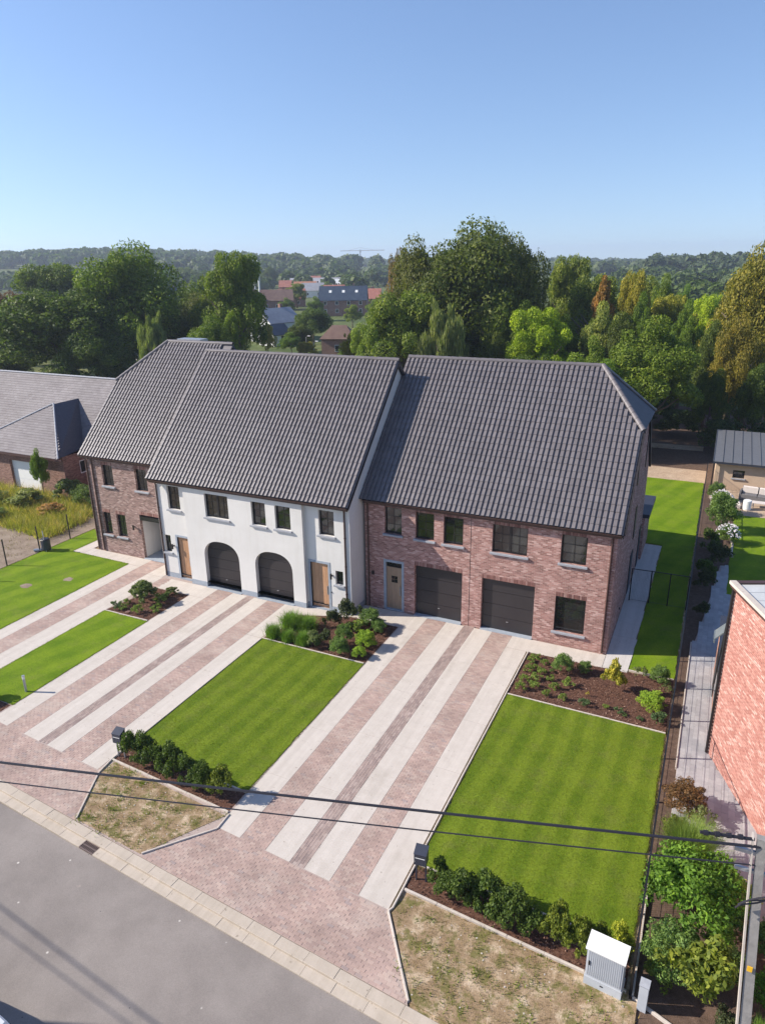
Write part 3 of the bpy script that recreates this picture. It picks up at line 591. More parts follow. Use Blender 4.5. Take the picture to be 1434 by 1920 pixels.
gb = bpy.data.objects.new('grass', tris_mesh('grass', Vg, 'leaf')); col.objects.link(gb); gb.color = (.165, .20, .022, 1)
tag(gb, 'short green grass blades on the front lawns', 'grass', kind='stuff')
# bare patches in the left lawn
for x, y, r in ((-35.6, 25.2, .35), (-34.0, 26.9, .28), (-37.6, 22.4, .3)):
    MB().prism([(x+r*math.cos(a*.63)*rk.uniform(.6, 1.3)*1.4, y+r*math.sin(a*.63)*rk.uniform(.6, 1.2)) for a in range(10)], -0.1, 0.017).build('bare_patch', 'dirt', kind='structure')
# planting beds
BEDS = [[(-6.6, 26.15), (-0.1, 26.05), (-0.1, 30.12), (-6.6, 29.86)], [(-19.22, 25.8), (-13.4, 25.76), (-13.4, 29.58), (-16.15, 29.58), (-18.86, 28.6), (-18.86, 26.6)],
        [(-28.9, 24.85), (-25.86, 24.85), (-25.86, 28.12), (-28.2, 28.12)], [(-19.15, 15.75), (-13.42, 15.32), (-13.42, 16.3), (-19.15, 16.68)], [(-6.6, 14.95), (-0.12, 14.46), (-0.12, 15.68), (-6.6, 15.9)], [(-28.9, 15.9), (-25.9, 15.7), (-25.9, 16.5), (-28.9, 16.65)]]
for P in BEDS: MB().prism(P, -0.2, -0.004).build('mulch_bed', 'mulch', kind='structure')
rg = np.random.default_rng(9); pts = []
for P in BEDS:
    xs = [p[0] for p in P]; ys = [p[1] for p in P]; n = int((max(xs)-min(xs))*(max(ys)-min(ys))*170)
    for _ in range(n):
        x, y = rg.uniform(min(xs), max(xs)), rg.uniform(min(ys), max(ys))
        if inside(x, y, P): pts.append((x, y, rg.uniform(0, .03)))
C0 = np.array(pts); n = len(C0); nr = unit(rg.normal(size=(n, 3))*.5+np.array([0, 0, 1])); t = unit(np.cross(nr, rg.normal(size=(n, 3)))); b = np.cross(nr, t)
MT['chip'] = mat_pieces('bark_chip', [(0, (0.04, 0.02, 0.015)), (0.5, (0.12, 0.06, 0.042)), (0.85, (0.24, 0.14, 0.10)), (1, (0.42, 0.28, 0.21))], 0.9)
ch = bpy.data.objects.new('bark_chips', quads_mesh('bark_chips', C0, t*rg.uniform(.04, .11, (n, 1)), b*rg.uniform(.015, .04, (n, 1)), 'chip')); col.objects.link(ch)
tag(ch, 'reddish brown bark chips covering the planting beds', 'bark mulch', kind='stuff')
# concrete edgings, stone by stone
def edging(pts, label, w=0.06, top=0.045, L=1.0, group=None):
    e = empty('edging', (pts[0][0], pts[0][1], 0), label, 'edging')
    for a, b in zip(pts[:-1], pts[1:]):
        a = Vector((*a, 0)); b = Vector((*b, 0)); n = max(1, round((b-a).length/L)); th = math.atan2((b-a).y, (b-a).x); l = (b-a).length/n
        me = MB().bbox(0.003, l-.003, -w/2, w/2, -.15, top, .008).mesh('edging_stone', 'edging')
        for k in range(n): inst('edging_stone', me, e, tuple(a+(b-a)*k/n+Vector((0, 0, rk.uniform(-.006, .006)))), (0, 0, th+rk.uniform(-.006, .006)))
    return e
edging([(-6.64, 29.9), (-6.64, 14.15), (-6.71, 14.0), (-5.12, 11.78)], 'concrete edging between the right driveway and the right lawn, bending out to the kerb')
edging([(-6.58, 26.1), (-0.1, 26.0)], 'thin concrete edging between the right lawn and the mulch bed with the yellow shrub')
edging([(-2.04, 30.17), (-0.1, 30.17)], 'short concrete edging between the mulch bed and the shaded side lawn')
edging([(-6.58, 14.9), (-0.1, 14.4)], 'concrete edging in front of the right hedge, beside the dry verge', 0.07)
edging([(-6.58, 15.93), (-0.1, 15.71)], 'concrete edging between the right hedge and the striped lawn')
edging([(-19.2, 25.76), (-13.42, 25.72)], 'thin concrete edging between the middle lawn and the grassy bed')
edging([(-19.2, 15.68), (-13.4, 15.27)], 'concrete edging in front of the middle hedge, beside the small verge', 0.07)
edging([(-19.2, 16.71), (-13.42, 16.32)], 'concrete edging between the middle hedge and the middle lawn')
edging([(-19.2, 25.7), (-19.2, 15.7), (-19.07, 14.9), (-18.0, 12.86)], 'concrete edging from the white house driveway bending out to the kerb')
edging([(-28.9, 24.8), (-25.84, 24.8)], 'short edging between the narrow left lawn and its small planting bed')
edging([(-13.32, 15.2), (-13.28, 14.5), (-14.85, 12.62)], 'concrete edging on the right side of the small verge')
edging([(0.07, 14.35), (0.07, 18.2)], 'white concrete edging at the foot of the fence beside the leafy neighbour shrubs', 0.05, .06)
edging([(0.07, 14.3), (2.3, 13.5), (6, 12.9)], 'concrete edging along the street side of the neighbour shrub border')
edging([(0.42, 24.0), (0.42, 34.0)], 'pale edging strip between the fence and the grey paved path', 0.05, .05)
# ------------------------------------------------------------------ building helpers
def wall(mb, O, U, u0, u1, z0, z1, ops=(), depth=0.2):
    O = Vector(O); U = Vector(U).normalized(); Zv = Vector((0, 0, 1)); Nn = U.cross(Zv)
    P = lambda u, z, d=0: O+U*u+Zv*z-Nn*d
    us = sorted({u0, u1, *[o[0] for o in ops], *[o[1] for o in ops]}); zs = sorted({z0, z1, *[o[2] for o in ops], *[o[3] for o in ops]})
    for i in range(len(us)-1):
        for j in range(len(zs)-1):
            cu, cz = (us[i]+us[i+1])/2, (zs[j]+zs[j+1])/2
            if any(o[0] < cu < o[1] and o[2] < cz < o[3] for o in ops): continue
            mb.poly([P(us[i], zs[j]), P(us[i+1], zs[j]), P(us[i+1], zs[j+1]), P(us[i], zs[j+1])])
    for o in ops:
        a, b, c, d = o[:4]; arch = o[4] if len(o) > 4 else None
        if arch is None:
            mb.poly([P(a, c), P(a, d), P(a, d, depth), P(a, c, depth)]); mb.poly([P(b, c, depth), P(b, d, depth), P(b, d), P(b, c)])
            mb.poly([P(a, d), P(b, d), P(b, d, depth), P(a, d, depth)]); mb.poly([P(a, c, depth), P(b, c, depth), P(b, c), P(a, c)])
        else:
            n = 20; cx = (a+b)/2; hw = (b-a)/2
            arc = [(cx-hw*math.copysign(abs(math.cos(math.pi*k/n))**0.85, math.cos(math.pi*k/n)), arch+(d-arch)*math.sin(math.pi*k/n)**0.85) for k in range(n+1)]
            for k in range(n):
                (ua, za), (ub, zb_) = arc[k], arc[k+1]
                mb.poly([P(ua, za), P(ub, zb_), P(ub, d), P(ua, d)] if k not in (0, n-1) else [P(ua, za), P(ub, zb_), P(ub, d), P(ua, d)])
                mb.poly([P(ua, za, depth), P(ub, zb_, depth), P(ub, zb_), P(ua, za)][::-1])
            mb.poly([P(a, c), P(a, arch), P(a, arch, depth), P(a, c, depth)]); mb.poly([P(b, c, depth), P(b, arch, depth), P(b, arch), P(b, c)])
            mb.poly([P(a, c, depth), P(b, c, depth), P(b, c), P(a, c)])
def window(par, x0, x1, z0, z1, Y, cols=2, rows=3, leafs=1, d=0.14, fr=0.07, fmat='frame', sillmat='sill', label=None, sill=True):
    """dark framed casement facing the street; par is the house"""
    y = Y+d; m = MB()
    m.box(x0, x1, y, y+.06, z0, z0+fr).box(x0, x1, y, y+.06, z1-fr, z1).box(x0, x0+fr, y, y+.06, z0+fr, z1-fr).box(x1-fr, x1, y, y+.06, z0+fr, z1-fr)
    if leafs == 2: c = (x0+x1)/2; m.box(c-fr*.8, c+fr*.8, y, y+.06, z0+fr, z1-fr)
    w = m.build('window', fmat, par, label)
    spans = [(x0+fr, x1-fr)] if leafs == 1 else [(x0+fr, (x0+x1)/2-fr*.8), ((x0+x1)/2+fr*.8, x1-fr)]
    for a, b in spans:
        for i in range(cols):
            for j in range(rows):
                pw = (b-a)/cols; ph = (z1-z0-2*fr)/rows; ox = a+i*pw; oz = z0+fr+j*ph; t = .011
                p = MB().poly([(ox+t, 0, oz+t), (ox+pw-t, 0, oz+t), (ox+pw-t, 0, oz+ph-t), (ox+t, 0, oz+ph-t)])
                cx, cz = ox+pw/2, oz+ph/2
                p.v = [(vx-cx, vy, vz-cz) for vx, vy, vz in p.v]
                o = bpy.data.objects.new('pane', p.mesh('pane', 'glass')); col.objects.link(o); o.parent = w
                o.location = Vector((cx, y+.035, cz))-origin(par); o.rotation_euler = (R_(rk.uniform(-1.1, 1.1)), 0, R_(rk.uniform(-1.3, 1.3)))
        mm = MB()
        for i in range(1, cols): X = a+(b-a)*i/cols; mm.box(X-.014, X+.014, y+.018, y+.05, z0+fr, z1-fr)
        for j in range(1, rows): Z = z0+fr+(z1-z0-2*fr)*j/rows; mm.box(a, b, y+.022, y+.046, Z-.012, Z+.012)
        if mm.v: mm.build('glazing_bar', fmat, w)
    if sill: MB().bbox(x0-.09, x1+.09, Y-.11, Y+d-.002, z0-.10, z0-.002, .012).build('sill', sillmat, w)
    # reveal backing keeps the room dark
    MB().box(x0-.02, x1+.02, y+.10, y+.14, z0-.02, z1+.02).build('dark_backing', 'rubber', w)
    return w
def garage_door(par, x0, x1, z0, z1, Y, n=5, d=0.2, label=None, gap='frame'):
    y = Y+d; g = MB().box(x0-.05, x1+.05, y+.036, y+.08, z0-.02, z1+.05).build('garage_door', gap, par, label)
    for k in range(n):
        a = z0+(z1-z0)*k/n; b = z0+(z1-z0)*(k+1)/n-.018
        MB().box(x0, x1, y, y+.045, a, b).build('panel', 'panel', g)
    MB().box((x0+x1)/2-.05, (x0+x1)/2+.05, y-.03, y, z0+.5, z0+.53).build('handle', 'metal', g)
    return g
def wood_door(par, x0, x1, z0, z1, Y, n=5, d=0.1, mat='wood', label=None, lights=False, frame='plinth'):
    dr = MB().box(x0, x1, Y+d+.03, Y+d+.07, z0, z1).build('door', 'frame', par, label)
    for k in range(n):
        a = x0+(x1-x0)*k/n; MB().box(a+.003, a+(x1-x0)/n-.003, Y+d, Y+d+.035, z0, z1).build('plank', mat, dr)
    MB().box(x1-.14, x1-.10, Y+d-.05, Y+d-.01, z0+.85, z0+1.35).build('handle', 'metal', dr)
    if lights:
        w = (x1-x0); c = (x0+x1)/2
        for i in (0, 1):
            for j in (0, 1): MB().box(c-.17+i*.18, c-.01+i*.18, Y+d-.012, Y+d-.002, z0+1.55+j*.2, z0+1.73+j*.2).build('pane', 'glass', dr)
    return dr
def surround(par, x0, x1, z1, Y, w=0.13, mat='plinth'):
    m = MB(); m.box(x0-w, x0, Y-.02, Y+.1, 0, z1).box(x1, x1+w, Y-.02, Y+.1, 0, z1).box(x0-w, x1+w, Y-.02, Y+.1, z1, z1+w).box(x0, x1, Y-.05, Y+.14, 0.0, .07)
    return m.build('door_surround', mat, par)
def wall_lamp(par, x, y, z):
    MB().box(x-.05, x+.05, y-.10, y-.001, z-.02, z+.04).tube([(x, y-.15, z-.16), (x, y-.15, z+.14)], .055, 10).build('wall_lamp', 'frame', par)
def downpipe(par, x, y, z0, z1, mat='gutter', r=.045):
    m = MB(); m.tube([(x, y-.12, z1), (x, y-.05, z1-.25), (x, y-.05, z0)], r, 8)
    for z in (1.2, 2.8, 4.4):
        if z < z1-.4: m.box(x-.06, x+.06, y-.07, y, z, z+.03)
    return m.build('downpipe', mat, par, smooth=False)
def gutter(par, x0, x1, y, z, mat='gutter'):
    m = MB(); n = 8; prof = [(y-.075+.075*math.cos(math.pi*k/n+math.pi), z-.09*math.sin(math.pi*k/n)) for k in range(n+1)]
    for a, b in zip(prof[:-1], prof[1:]): m.poly([(x0, a[0], a[1]), (x1, a[0], a[1]), (x1, b[0], b[1]), (x0, b[0], b[1])]); m.poly([(x0, a[0]+.004, a[1]+.004), (x0, b[0]+.004, b[1]+.004), (x1, b[0]+.004, b[1]+.004), (x1, a[0]+.004, a[1]+.004)])
    m.box(x0, x1, y-.16, y-.145, z-.01, z+.01)
    for xx in (x0, x1-.01): m.poly([(xx, p[0], p[1]) for p in prof])
    m.box(x0, x1, y+.005, y+.03, z-.2, z-.02)
    return m.build('gutter', mat, par)
# ------- tiled roof
TW, TL = 0.25, 0.38
def tile_mb(w):
    prof = [(0, .0), (.012, .040), (.035, .058), (.12, .060), (.20, .067), (.228, .058), (.242, .0), (.332, .0)]
    m = MB(); n = len(prof); L = TL+.05
    for k, (x, z) in enumerate(prof):
        x = x*w/.332; m.v += [(x, 0, z+.030), (x, L, z-.002), (x, .004, z+.004)]
    for k in range(n-1):
        a = k*3; b = a+3; m.f += [(a, b, b+1, a+1), (a+2, b+2, b, a)]
    return m
def tiled_roof(par, x0, x1, Ye, Ze, slope, slen, ncol, lim, eave_n=1):
    """lim(s) -> (xmin, xmax) at distance s up the slope; returns the roof part"""
    c, s = math.cos(slope), math.sin(slope)
    pts = []
    at = lambda x, t, o=0: (x, Ye+c*t-s*o, Ze+s*t+c*o)
    w = (x1-x0)/ncol; nrow = int(slen/TL)+1; TLs = slen/nrow
    lo = [lim(0), lim(slen)]
    brk = sorted({0, slen, *[t for t in lim.brk]})
    left = [at(lim(t)[0], t, -.01) for t in brk]; right = [at(lim(t)[1], t, -.01) for t in brk]
    roof = MB().slab(left[::-1]+right, .12).build('roof', 'underlay', par)
    tm = tile_mb(w); me = tm.mesh('tile', 'tile'); TV = np.array(tm.v); cells = []
    for r in range(nrow):
        for k in range(ncol):
            t = r*TLs; X = x0+k*w; a, b = lim(t+TLs*.5)
            if X+w*.35 < a or X+w*.65 > b: continue
            cells.append((X, t))
    cells.sort(key=lambda q: (at(q[0], q[1])[0])**2+(at(q[0], q[1])[1])**2+(18-at(q[0], q[1])[2])**2)
    for X, t in cells[:300]:
        inst('tile', me, roof, at(X+rk.uniform(-.002, .002), t, rk.uniform(-.001, .004)), (slope, 0, rk.uniform(-.004, .004)))
        bpy.context  # keep
    m = MB(); VV = []
    for q, (X, t) in enumerate(cells[300:]):
        p = at(X, t, rk.uniform(-.001, .004)); A = TV
        VV.append(np.stack([A[:, 0]+p[0], p[1]+A[:, 1]*c-A[:, 2]*s, p[2]+A[:, 1]*s+A[:, 2]*c], 1)); b = q*len(TV)
        m.f += [tuple(b+i for i in f) for f in tm.f]
    m.v = np.concatenate(VV).tolist(); m.build('tile_field', 'tile', roof, kind='stuff')
    return roof, at
def caps(roof, a, b, L=0.42, r=0.115, mat='tile'):
    """half-round ridge tiles from a to b"""
    a = Vector(a); b = Vector(b); d = (b-a); n = max(1, round(d.length/L)); l = d.length/n; d.normalize()
    side = d.cross(Vector((0, 0, 1))).normalized(); up = side.cross(d); M = Matrix((d, -side, up)).transposed()
    if M.determinant() < 0: M = Matrix((d, side, up)).transposed()
    m = MB(); k = 8
    for j in range(k+1):
        t = math.pi*(j/k*1.2-.1); m.v += [(0, r*1.12*math.cos(t), r*1.12*math.sin(t)), (l+.03, r*math.cos(t), r*math.sin(t))]
    for j in range(k): m.f.append((2*j, 2*j+1, 2*j+3, 2*j+2))
    m.f.append(tuple(2*j for j in range(k+1)))
    me = m.mesh('ridge_tile', mat, smooth=False); e = M.to_euler()
    for i in range(n): inst('ridge_tile', me, roof, tuple(a+d*l*i+Vector((0, 0, rk.uniform(-.004, .004)))), tuple(e))
class Lim:
    def __init__(s, f, brk): s.f = f; s.brk = brk
    def __call__(s, t): return s.f(t)
RA = math.radians(45)
# ================================================================== RIGHT BRICK HOUSE
H1 = empty('brick_house', (-9.5, 31.2, 0), 'red brick double house with two square dark garage doors, the rightmost house of the row', 'house')
Y1 = 31.2; X0, X1 = -16.0, -3.2
ops = [(-14.84, -13.87, 4.43, 5.91), (-13.10, -12.08, 4.40, 5.86), (-11.57, -10.53, 4.37, 5.84), (-9.03, -7.29, 4.35, 5.81), (-5.70, -4.51, 4.35, 5.80), (-5.78, -4.34, .72, 2.60),
       (-14.88, -13.80, 0.0, 2.90), (-13.15, -10.52, 0.0, 2.90), (-9.48, -6.80, 0.0, 2.86)]
m = MB(); wall(m, (0, Y1, 0), (1, 0, 0), X0, X1, -.1, 6.3, ops, .22)
m.poly([(X1, Y1, -.1), (X1, 43.6, -.1), (X1, 43.6, 6.2), (X1, 39.7, 10.1), (X1, 35.1, 10.1), (X1, Y1, 6.2)])
m.poly([(X1, 43.6, -.1), (X0, 43.6, -.1), (X0, 43.6, 6.3), (X1, 43.6, 6.3)]); m.poly([(X0, 43.6, -.1), (X0, Y1, -.1), (X0, Y1, 6.2), (X0, 37.35, 12.5), (X0, 43.6, 6.2)])
m.build('wall', 'brick', H1)
# soldier courses over the openings: bricks on end
m = MB()
for a, b, c, d in ops[:6]+[ops[7], ops[8]]:
    n = int((b-a)/.075)
    for k in range(n): u = a+(b-a)*k/n; m.box(u+.004, u+(b-a)/n-.004, Y1-.006, Y1+.02, d+.004, d+.215)
m.build('lintel_bricks', 'solder', H1, kind='stuff')
MB().box(-10.135, -10.11, Y1-.004, Y1+.02, 0, 6.1).build('expansion_joint', 'frame', H1)
MB().box(X0, X1, Y1-.012, Y1+.01, 6.06, 6.26).build('cornice', 'gutter', H1)
window(H1, *ops[0], Y1); window(H1, *ops[1], Y1); window(H1, *ops[2], Y1); window(H1, *ops[3], Y1, 2, 3, 2); window(H1, *ops[4], Y1, 2, 3); window(H1, *ops[5], Y1, 1, 3, label='tall ground floor window with white things on the inner sill')
surround(H1, -14.8, -13.88, 2.82, Y1); wood_door(H1, -14.8, -13.88, .07, 2.5, Y1, 6, .1, 'wood2', 'oak front door with four small panes in a blue stone surround', True)
fl = MB().box(-14.8, -13.88, Y1+.1, Y1+.16, 2.52, 2.80).build('fanlight', 'frame', H1)
for i in range(3): MB().box(-14.76+i*.29, -14.51+i*.29, Y1+.085, Y1+.098, 2.56, 2.77).build('pane', 'glass', fl)
garage_door(H1, -13.15, -10.52, .03, 2.9, Y1, 4, label='dark sectional garage door left of the joint'); garage_door(H1, -9.48, -6.80, .03, 2.86, Y1, 4, label='dark sectional garage door right of the joint')
for a, b in ((-13.15, -10.52), (-9.48, -6.8)): MB().box(a, b, Y1-.12, Y1+.2, -.05, .025).build('threshold', 'plinth', H1)
MB().box(-15.62, -15.5, Y1-.07, Y1-.001, 1.95, 2.15).build('house_lamp', 'frame', H1)
downpipe(H1, -3.42, Y1, .05, 6.1); downpipe(H1, -15.8, Y1, .05, 6.1)
gutter(H1, -15.98, -3.02, 30.98, 6.24)
# tall slot windows, doors and vent in the shaded gable wall
for y0, y1, z0, z1 in ((37.2, 37.75, 6.7, 8.8), (41.0, 41.55, 6.7, 8.6), (38.3, 38.9, 3.3, 5.1), (38.2, 39.2, .05, 2.4), (42.2, 43.1, .05, 2.5)):
    w = MB().box(X1+.002, X1+.035, y0, y1, z0, z1).build('window' if z0 > 1 else 'door', 'frame', H1); MB().box(X1+.036, X1+.042, y0+.06, y1-.06, z0+.08, z1-.08).build('pane', 'anthracite', w)
MB().tube([(X1-.01, 35.2, .55), (X1+.05, 35.2, .55)], .07, 10).build('vent', 'frame', H1)
S1 = (12.72-6.24)/math.sin(RA); Sh = (10.12-6.24)/math.sin(RA)
def lim1(t): return (-16.14, -2.97 if t <= Sh else -2.97-(t-Sh)/(S1-Sh)*2.45)
roof1, at1 = tiled_roof(H1, -16.14, -2.97, 30.88, 6.25, RA, S1, 52, Lim(lim1, [Sh]))
YR = 30.88+S1*math.cos(RA); ZR = 6.25+S1*math.sin(RA); YH = 30.88+Sh*math.cos(RA); ZH = 6.25+Sh*math.sin(RA); YB = 2*YR
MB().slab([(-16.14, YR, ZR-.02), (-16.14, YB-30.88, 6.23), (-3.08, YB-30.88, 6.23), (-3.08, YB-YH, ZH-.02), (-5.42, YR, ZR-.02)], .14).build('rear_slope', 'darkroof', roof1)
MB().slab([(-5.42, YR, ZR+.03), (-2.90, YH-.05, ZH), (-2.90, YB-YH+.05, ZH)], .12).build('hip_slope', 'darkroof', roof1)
caps(roof1, (-16.1, YR, ZR+.02), (-5.45, YR, ZR+.02)); caps(roof1, (-2.93, YH-.02, ZH+.06), (-5.42, YR, ZR+.05), .36, .12); caps(roof1, (-2.93, YB-YH, ZH+.03), (-5.42, YR, ZR+.03), .4, .1)
MB().box(-2.98, -2.94, 30.86, 30.9, 6.1, 6.25).slab([(-3.2, YH, ZH-.06), (-3.2, 30.9, 6.19), (-2.96, 30.9, 6.19), (-2.96, YH, ZH-.06)], .10).slab([(-3.2, YB-YH, ZH-.16), (-3.2, YB-30.9, 6.1), (-3.08, YB-30.9, 6.1), (-3.08, YB-YH, ZH-.16)], .12).build('verge_board', 'frame', roof1)
m = MB().box(-12, -3.05, 43.62, 47.4, -.1, 2.75).build('rear_extension', 'brick', H1); MB().box(-12.1, -2.8, 43.62, 47.6, 2.76, 3.0).build('flat_roof', 'anthracite', m)
# ================================================================== WHITE HOUSE
H2 = empty('white_house', (-22.5, 29.5, 0), 'white rendered double house with two arched garage doors between the brick houses', 'house')
YC, YW = 29.5, 29.75; A, B, C, D = -28.95, -26.70, -18.83, -16.15
opc = [(-25.18, -23.58, 4.43, 5.82), (-22.03, -21.12, 4.42, 5.77), (-20.51, -19.55, 4.42, 5.75), (-25.57, -23.13, 0.0, 3.0, 1.95), (-22.05, -19.61, 0.0, 2.97, 1.93)]
opl = [(-28.08, -27.20, 4.42, 5.85), (-28.71, -28.22, 1.63, 2.72), (-27.72, -26.87, 0, 2.80)]
opr = [(-17.97, -17.06, 4.38, 5.77), (-17.08, -16.62, 1.66, 2.47), (-18.60, -17.52, 0, 2.82)]
m = MB(); wall(m, (0, YC, 0), (1, 0, 0), B, C, .30, 6.3, [o[:2]+(max(o[2], .3),)+o[3:] for o in opc], .3)
wall(m, (0, YW, 0), (1, 0, 0), A, B, .30, 6.3, [(o[0], o[1], max(o[2], .3), o[3]) for o in opl], .18); wall(m, (0, YW, 0), (1, 0, 0), C, D, .30, 6.3, [(o[0], o[1], max(o[2], .3), o[3]) for o in opr], .18)
m.poly([(C, YC, .3), (C, YW, .3), (C, YW, 6.3), (C, YC, 6.3)]); m.poly([(B, YW, .3), (B, YC, .3), (B, YC, 6.3), (B, YW, 6.3)])
for X, sg in ((D, 1), (A, -1)):
    pg = [(X, YW, -.1), (X, 41.9, -.1), (X, 41.9, 6.2), (X, 35.83, 12.62), (X, YW, 6.52)]; m.poly(pg if sg > 0 else pg[::-1])
m.poly([(D, 41.9, -.1), (A, 41.9, -.1), (A, 41.9, 6.3), (D, 41.9, 6.3)])
m.build('wall', 'render', H2)
m = MB(); f = lambda o: (o[0], o[1], 0.0, .3)
wall(m, (0, YC-.012, 0), (1, 0, 0), B, C, -.1, .3, [f(opc[3]), f(opc[4])], .3); wall(m, (0, YW-.012, 0), (1, 0, 0), A, B, -.1, .3, [f(opl[2])], .18); wall(m, (0, YW-.012, 0), (1, 0, 0), C, D+.012, -.1, .3, [f(opr[2])], .18)
m.poly([(C+.012, YC-.012, -.1), (C+.012, YW, -.1), (C+.012, YW, .3), (C+.012, YC-.012, .3)]); m.poly([(D+.012, YW-.012, -.1), (D+.012, 31.2, -.1), (D+.012, 31.2, .3), (D+.012, YW-.012, .3)])
m.poly([(B, YC-.012, .3), (C+.012, YC-.012, .3), (C, YC, .3), (B, YC, .3)])
m.build('plinth', 'plinth', H2)
window(H2, *opc[0], YC, 2, 3, 2); window(H2, *opc[1], YC); window(H2, *opc[2], YC); window(H2, *opl[0], YW); window(H2, *opr[0], YW); window(H2, *opl[1], YW, 2, 2, fr=.045); window(H2, *opr[1], YW, 2, 2, fr=.045)
garage_door(H2, -25.57, -23.13, .03, 3.0, YC, 5, .28, 'left dark garage door under a basket arch', 'sill'); garage_door(H2, -22.05, -19.61, .03, 2.97, YC, 5, .28, 'right dark garage door under a basket arch', 'sill')
surround(H2, -27.72, -26.87, 2.72, YW, .12); wood_door(H2, -27.72, -26.87, .07, 2.72, YW, 4, .1, 'wood', 'plain oak front door at the left end')
surround(H2, -18.60, -17.52, 2.74, YW, .13); wood_door(H2, -18.60, -17.52, .07, 2.74, YW, 5, .1, 'wood', 'plain oak front door at the right end')
for a, b in ((-25.57, -23.13), (-22.05, -19.61)): MB().box(a, b, YC-.1, YC+.28, -.05, .025).build('threshold', 'plinth', H2)
wall_lamp(H2, -28.02, YW, 2.1); wall_lamp(H2, -17.28, YW, 2.15); MB().tube([(-17.35, YW-.04, 1.15), (-17.35, YW+.001, 1.15)], .035, 10).build('doorbell', 'frame', H2)
gutter(H2, A-.1, D+.12, 29.37, 6.24); downpipe(H2, A+.12, YW, .05, 6.1); downpipe(H2, -16.42, YW, .05, 6.1)
MB().box(A, D, YC-.012, YC+.01, 6.2, 6.32).build('cornice', 'gutter', H2)
S2 = (12.74-6.26)/math.sin(RA)
roof2, at2 = tiled_roof(H2, A-.18, D+.17, 29.27, 6.27, RA, S2, 53, Lim(lambda t: (A-.18, D+.17), []))
YR2 = 29.27+S2*math.cos(RA); ZR2 = 6.27+S2*math.sin(RA)
MB().slab([(A-.18, YR2, ZR2-.02), (A-.18, 2*YR2-29.27, 6.25), (D+.17, 2*YR2-29.27, 6.25), (D+.17, YR2, ZR2-.02)], .14).build('rear_slope', 'darkroof', roof2)
caps(roof2, (A-.16, YR2, ZR2+.02), (D+.15, YR2, ZR2+.02))
MB().slab([(D, YR2, ZR2-.06), (D, 29.3, 6.19), (D+.19, 29.3, 6.19), (D+.19, YR2, ZR2-.06)], .10).slab([(D, YR2+.02, ZR2-.17), (D, 2*YR2-29.3, 6.1), (D+.19, 2*YR2-29.3, 6.1), (D+.19, YR2+.02, ZR2-.17)], .10).build('verge_board', 'frame', roof2)
# ================================================================== LEFT BRICK HOUSE
H3 = empty('brick_house', (-33, 31.25, 0), 'brown brick house with an open passage, left end of the row beside the white house', 'house')
Y3 = 31.25; L0, L1 = -36.05, -28.97
opz = [(-34.69, -33.77, 4.61, 5.99), (-31.93, -30.98, 4.61, 6.02), (-35.19, -34.49, 1.23, 2.76), (-34.01, -33.23, 1.22, 2.76), (-32.01, -30.3, 0.0, 3.0)]
m = MB(); wall(m, (0, Y3, 0), (1, 0, 0), L0, L1, -.1, 6.6, opz, .2)
m.poly([(L0, 43.7, -.1), (L0, Y3, -.1), (L0, Y3, 6.55), (L0, 35.3, 10.5), (L0, 39.6, 10.5), (L0, 43.7, 6.5)]); m.poly([(L1, 43.7, -.1), (L0, 43.7, -.1), (L0, 43.7, 6.5), (L1, 43.7, 6.5)])
m.poly([(L1, Y3, 5), (L1, 43.7, 5), (L1, 43.7, 6.5), (L1, 37.5, 12.8), (L1, Y3, 6.5)])
m.build('wall', 'brick_brown', H3)
m = MB()
for a, b, c, d in opz:
    n = int((b-a)/.075)
    for k in range(n): u = a+(b-a)*k/n; m.box(u+.004, u+(b-a)/n-.004, Y3-.006, Y3+.02, d+.004, d+.215)
m.build('lintel_bricks', 'solder', H3, kind='stuff')
MB().box(L0, L1, Y3-.012, Y3+.01, 6.36, 6.56).build('cornice', 'gutter', H3)
for o in opz[:4]: window(H3, *o, Y3, 2, 3, fr=.06)
ps = MB().box(-32.05, -32.01, Y3+.2, 35.5, 0, 3.0).box(-32.01, -30.3, 35.3, 35.5, 0, 3).box(-30.3, -30.26, Y3+.2, 35.5, 0, 3).build('passage', 'render', H3)
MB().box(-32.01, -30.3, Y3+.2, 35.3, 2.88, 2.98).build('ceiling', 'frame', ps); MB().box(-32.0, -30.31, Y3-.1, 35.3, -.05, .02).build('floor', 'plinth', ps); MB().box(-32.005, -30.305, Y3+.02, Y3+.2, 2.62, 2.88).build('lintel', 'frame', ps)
wall_lamp(H3, -32.5, Y3, 2.1)
gutter(H3, L0-.15, -29.0, 31.02, 6.52); downpipe(H3, L0+.14, Y3, .05, 6.4); downpipe(H3, L0+.62, Y3, .05, 6.4)
S3 = (13.0-6.53)/math.sin(RA); Sh3 = (10.58-6.53)/math.sin(RA)
def lim3(t): return (-36.2 if t <= Sh3 else -36.2+(t-Sh3)/(S3-Sh3)*2.7, -28.35 if t > S3*.8 else -28.97+.0*t)
Lm3 = Lim(lambda t: (lim3(t)[0], -28.97), [Sh3])
roof3, at3 = tiled_roof(H3, -36.2, -28.97, 30.92, 6.53, RA, S3, 29, Lm3)
YR3 = 30.92+S3*math.cos(RA); ZR3 = 6.53+S3*math.sin(RA); YH3 = 30.92+Sh3*math.cos(RA); ZH3 = 6.53+Sh3*math.sin(RA)
MB().slab([(-33.5, YR3, ZR3-.02), (-36.2, 2*YR3-YH3, ZH3-.02), (-36.2, 2*YR3-30.92, 6.5), (-28.3, 2*YR3-30.92, 6.5), (-28.3, YR3, ZR3-.02)], .14).build('rear_slope', 'darkroof', roof3)
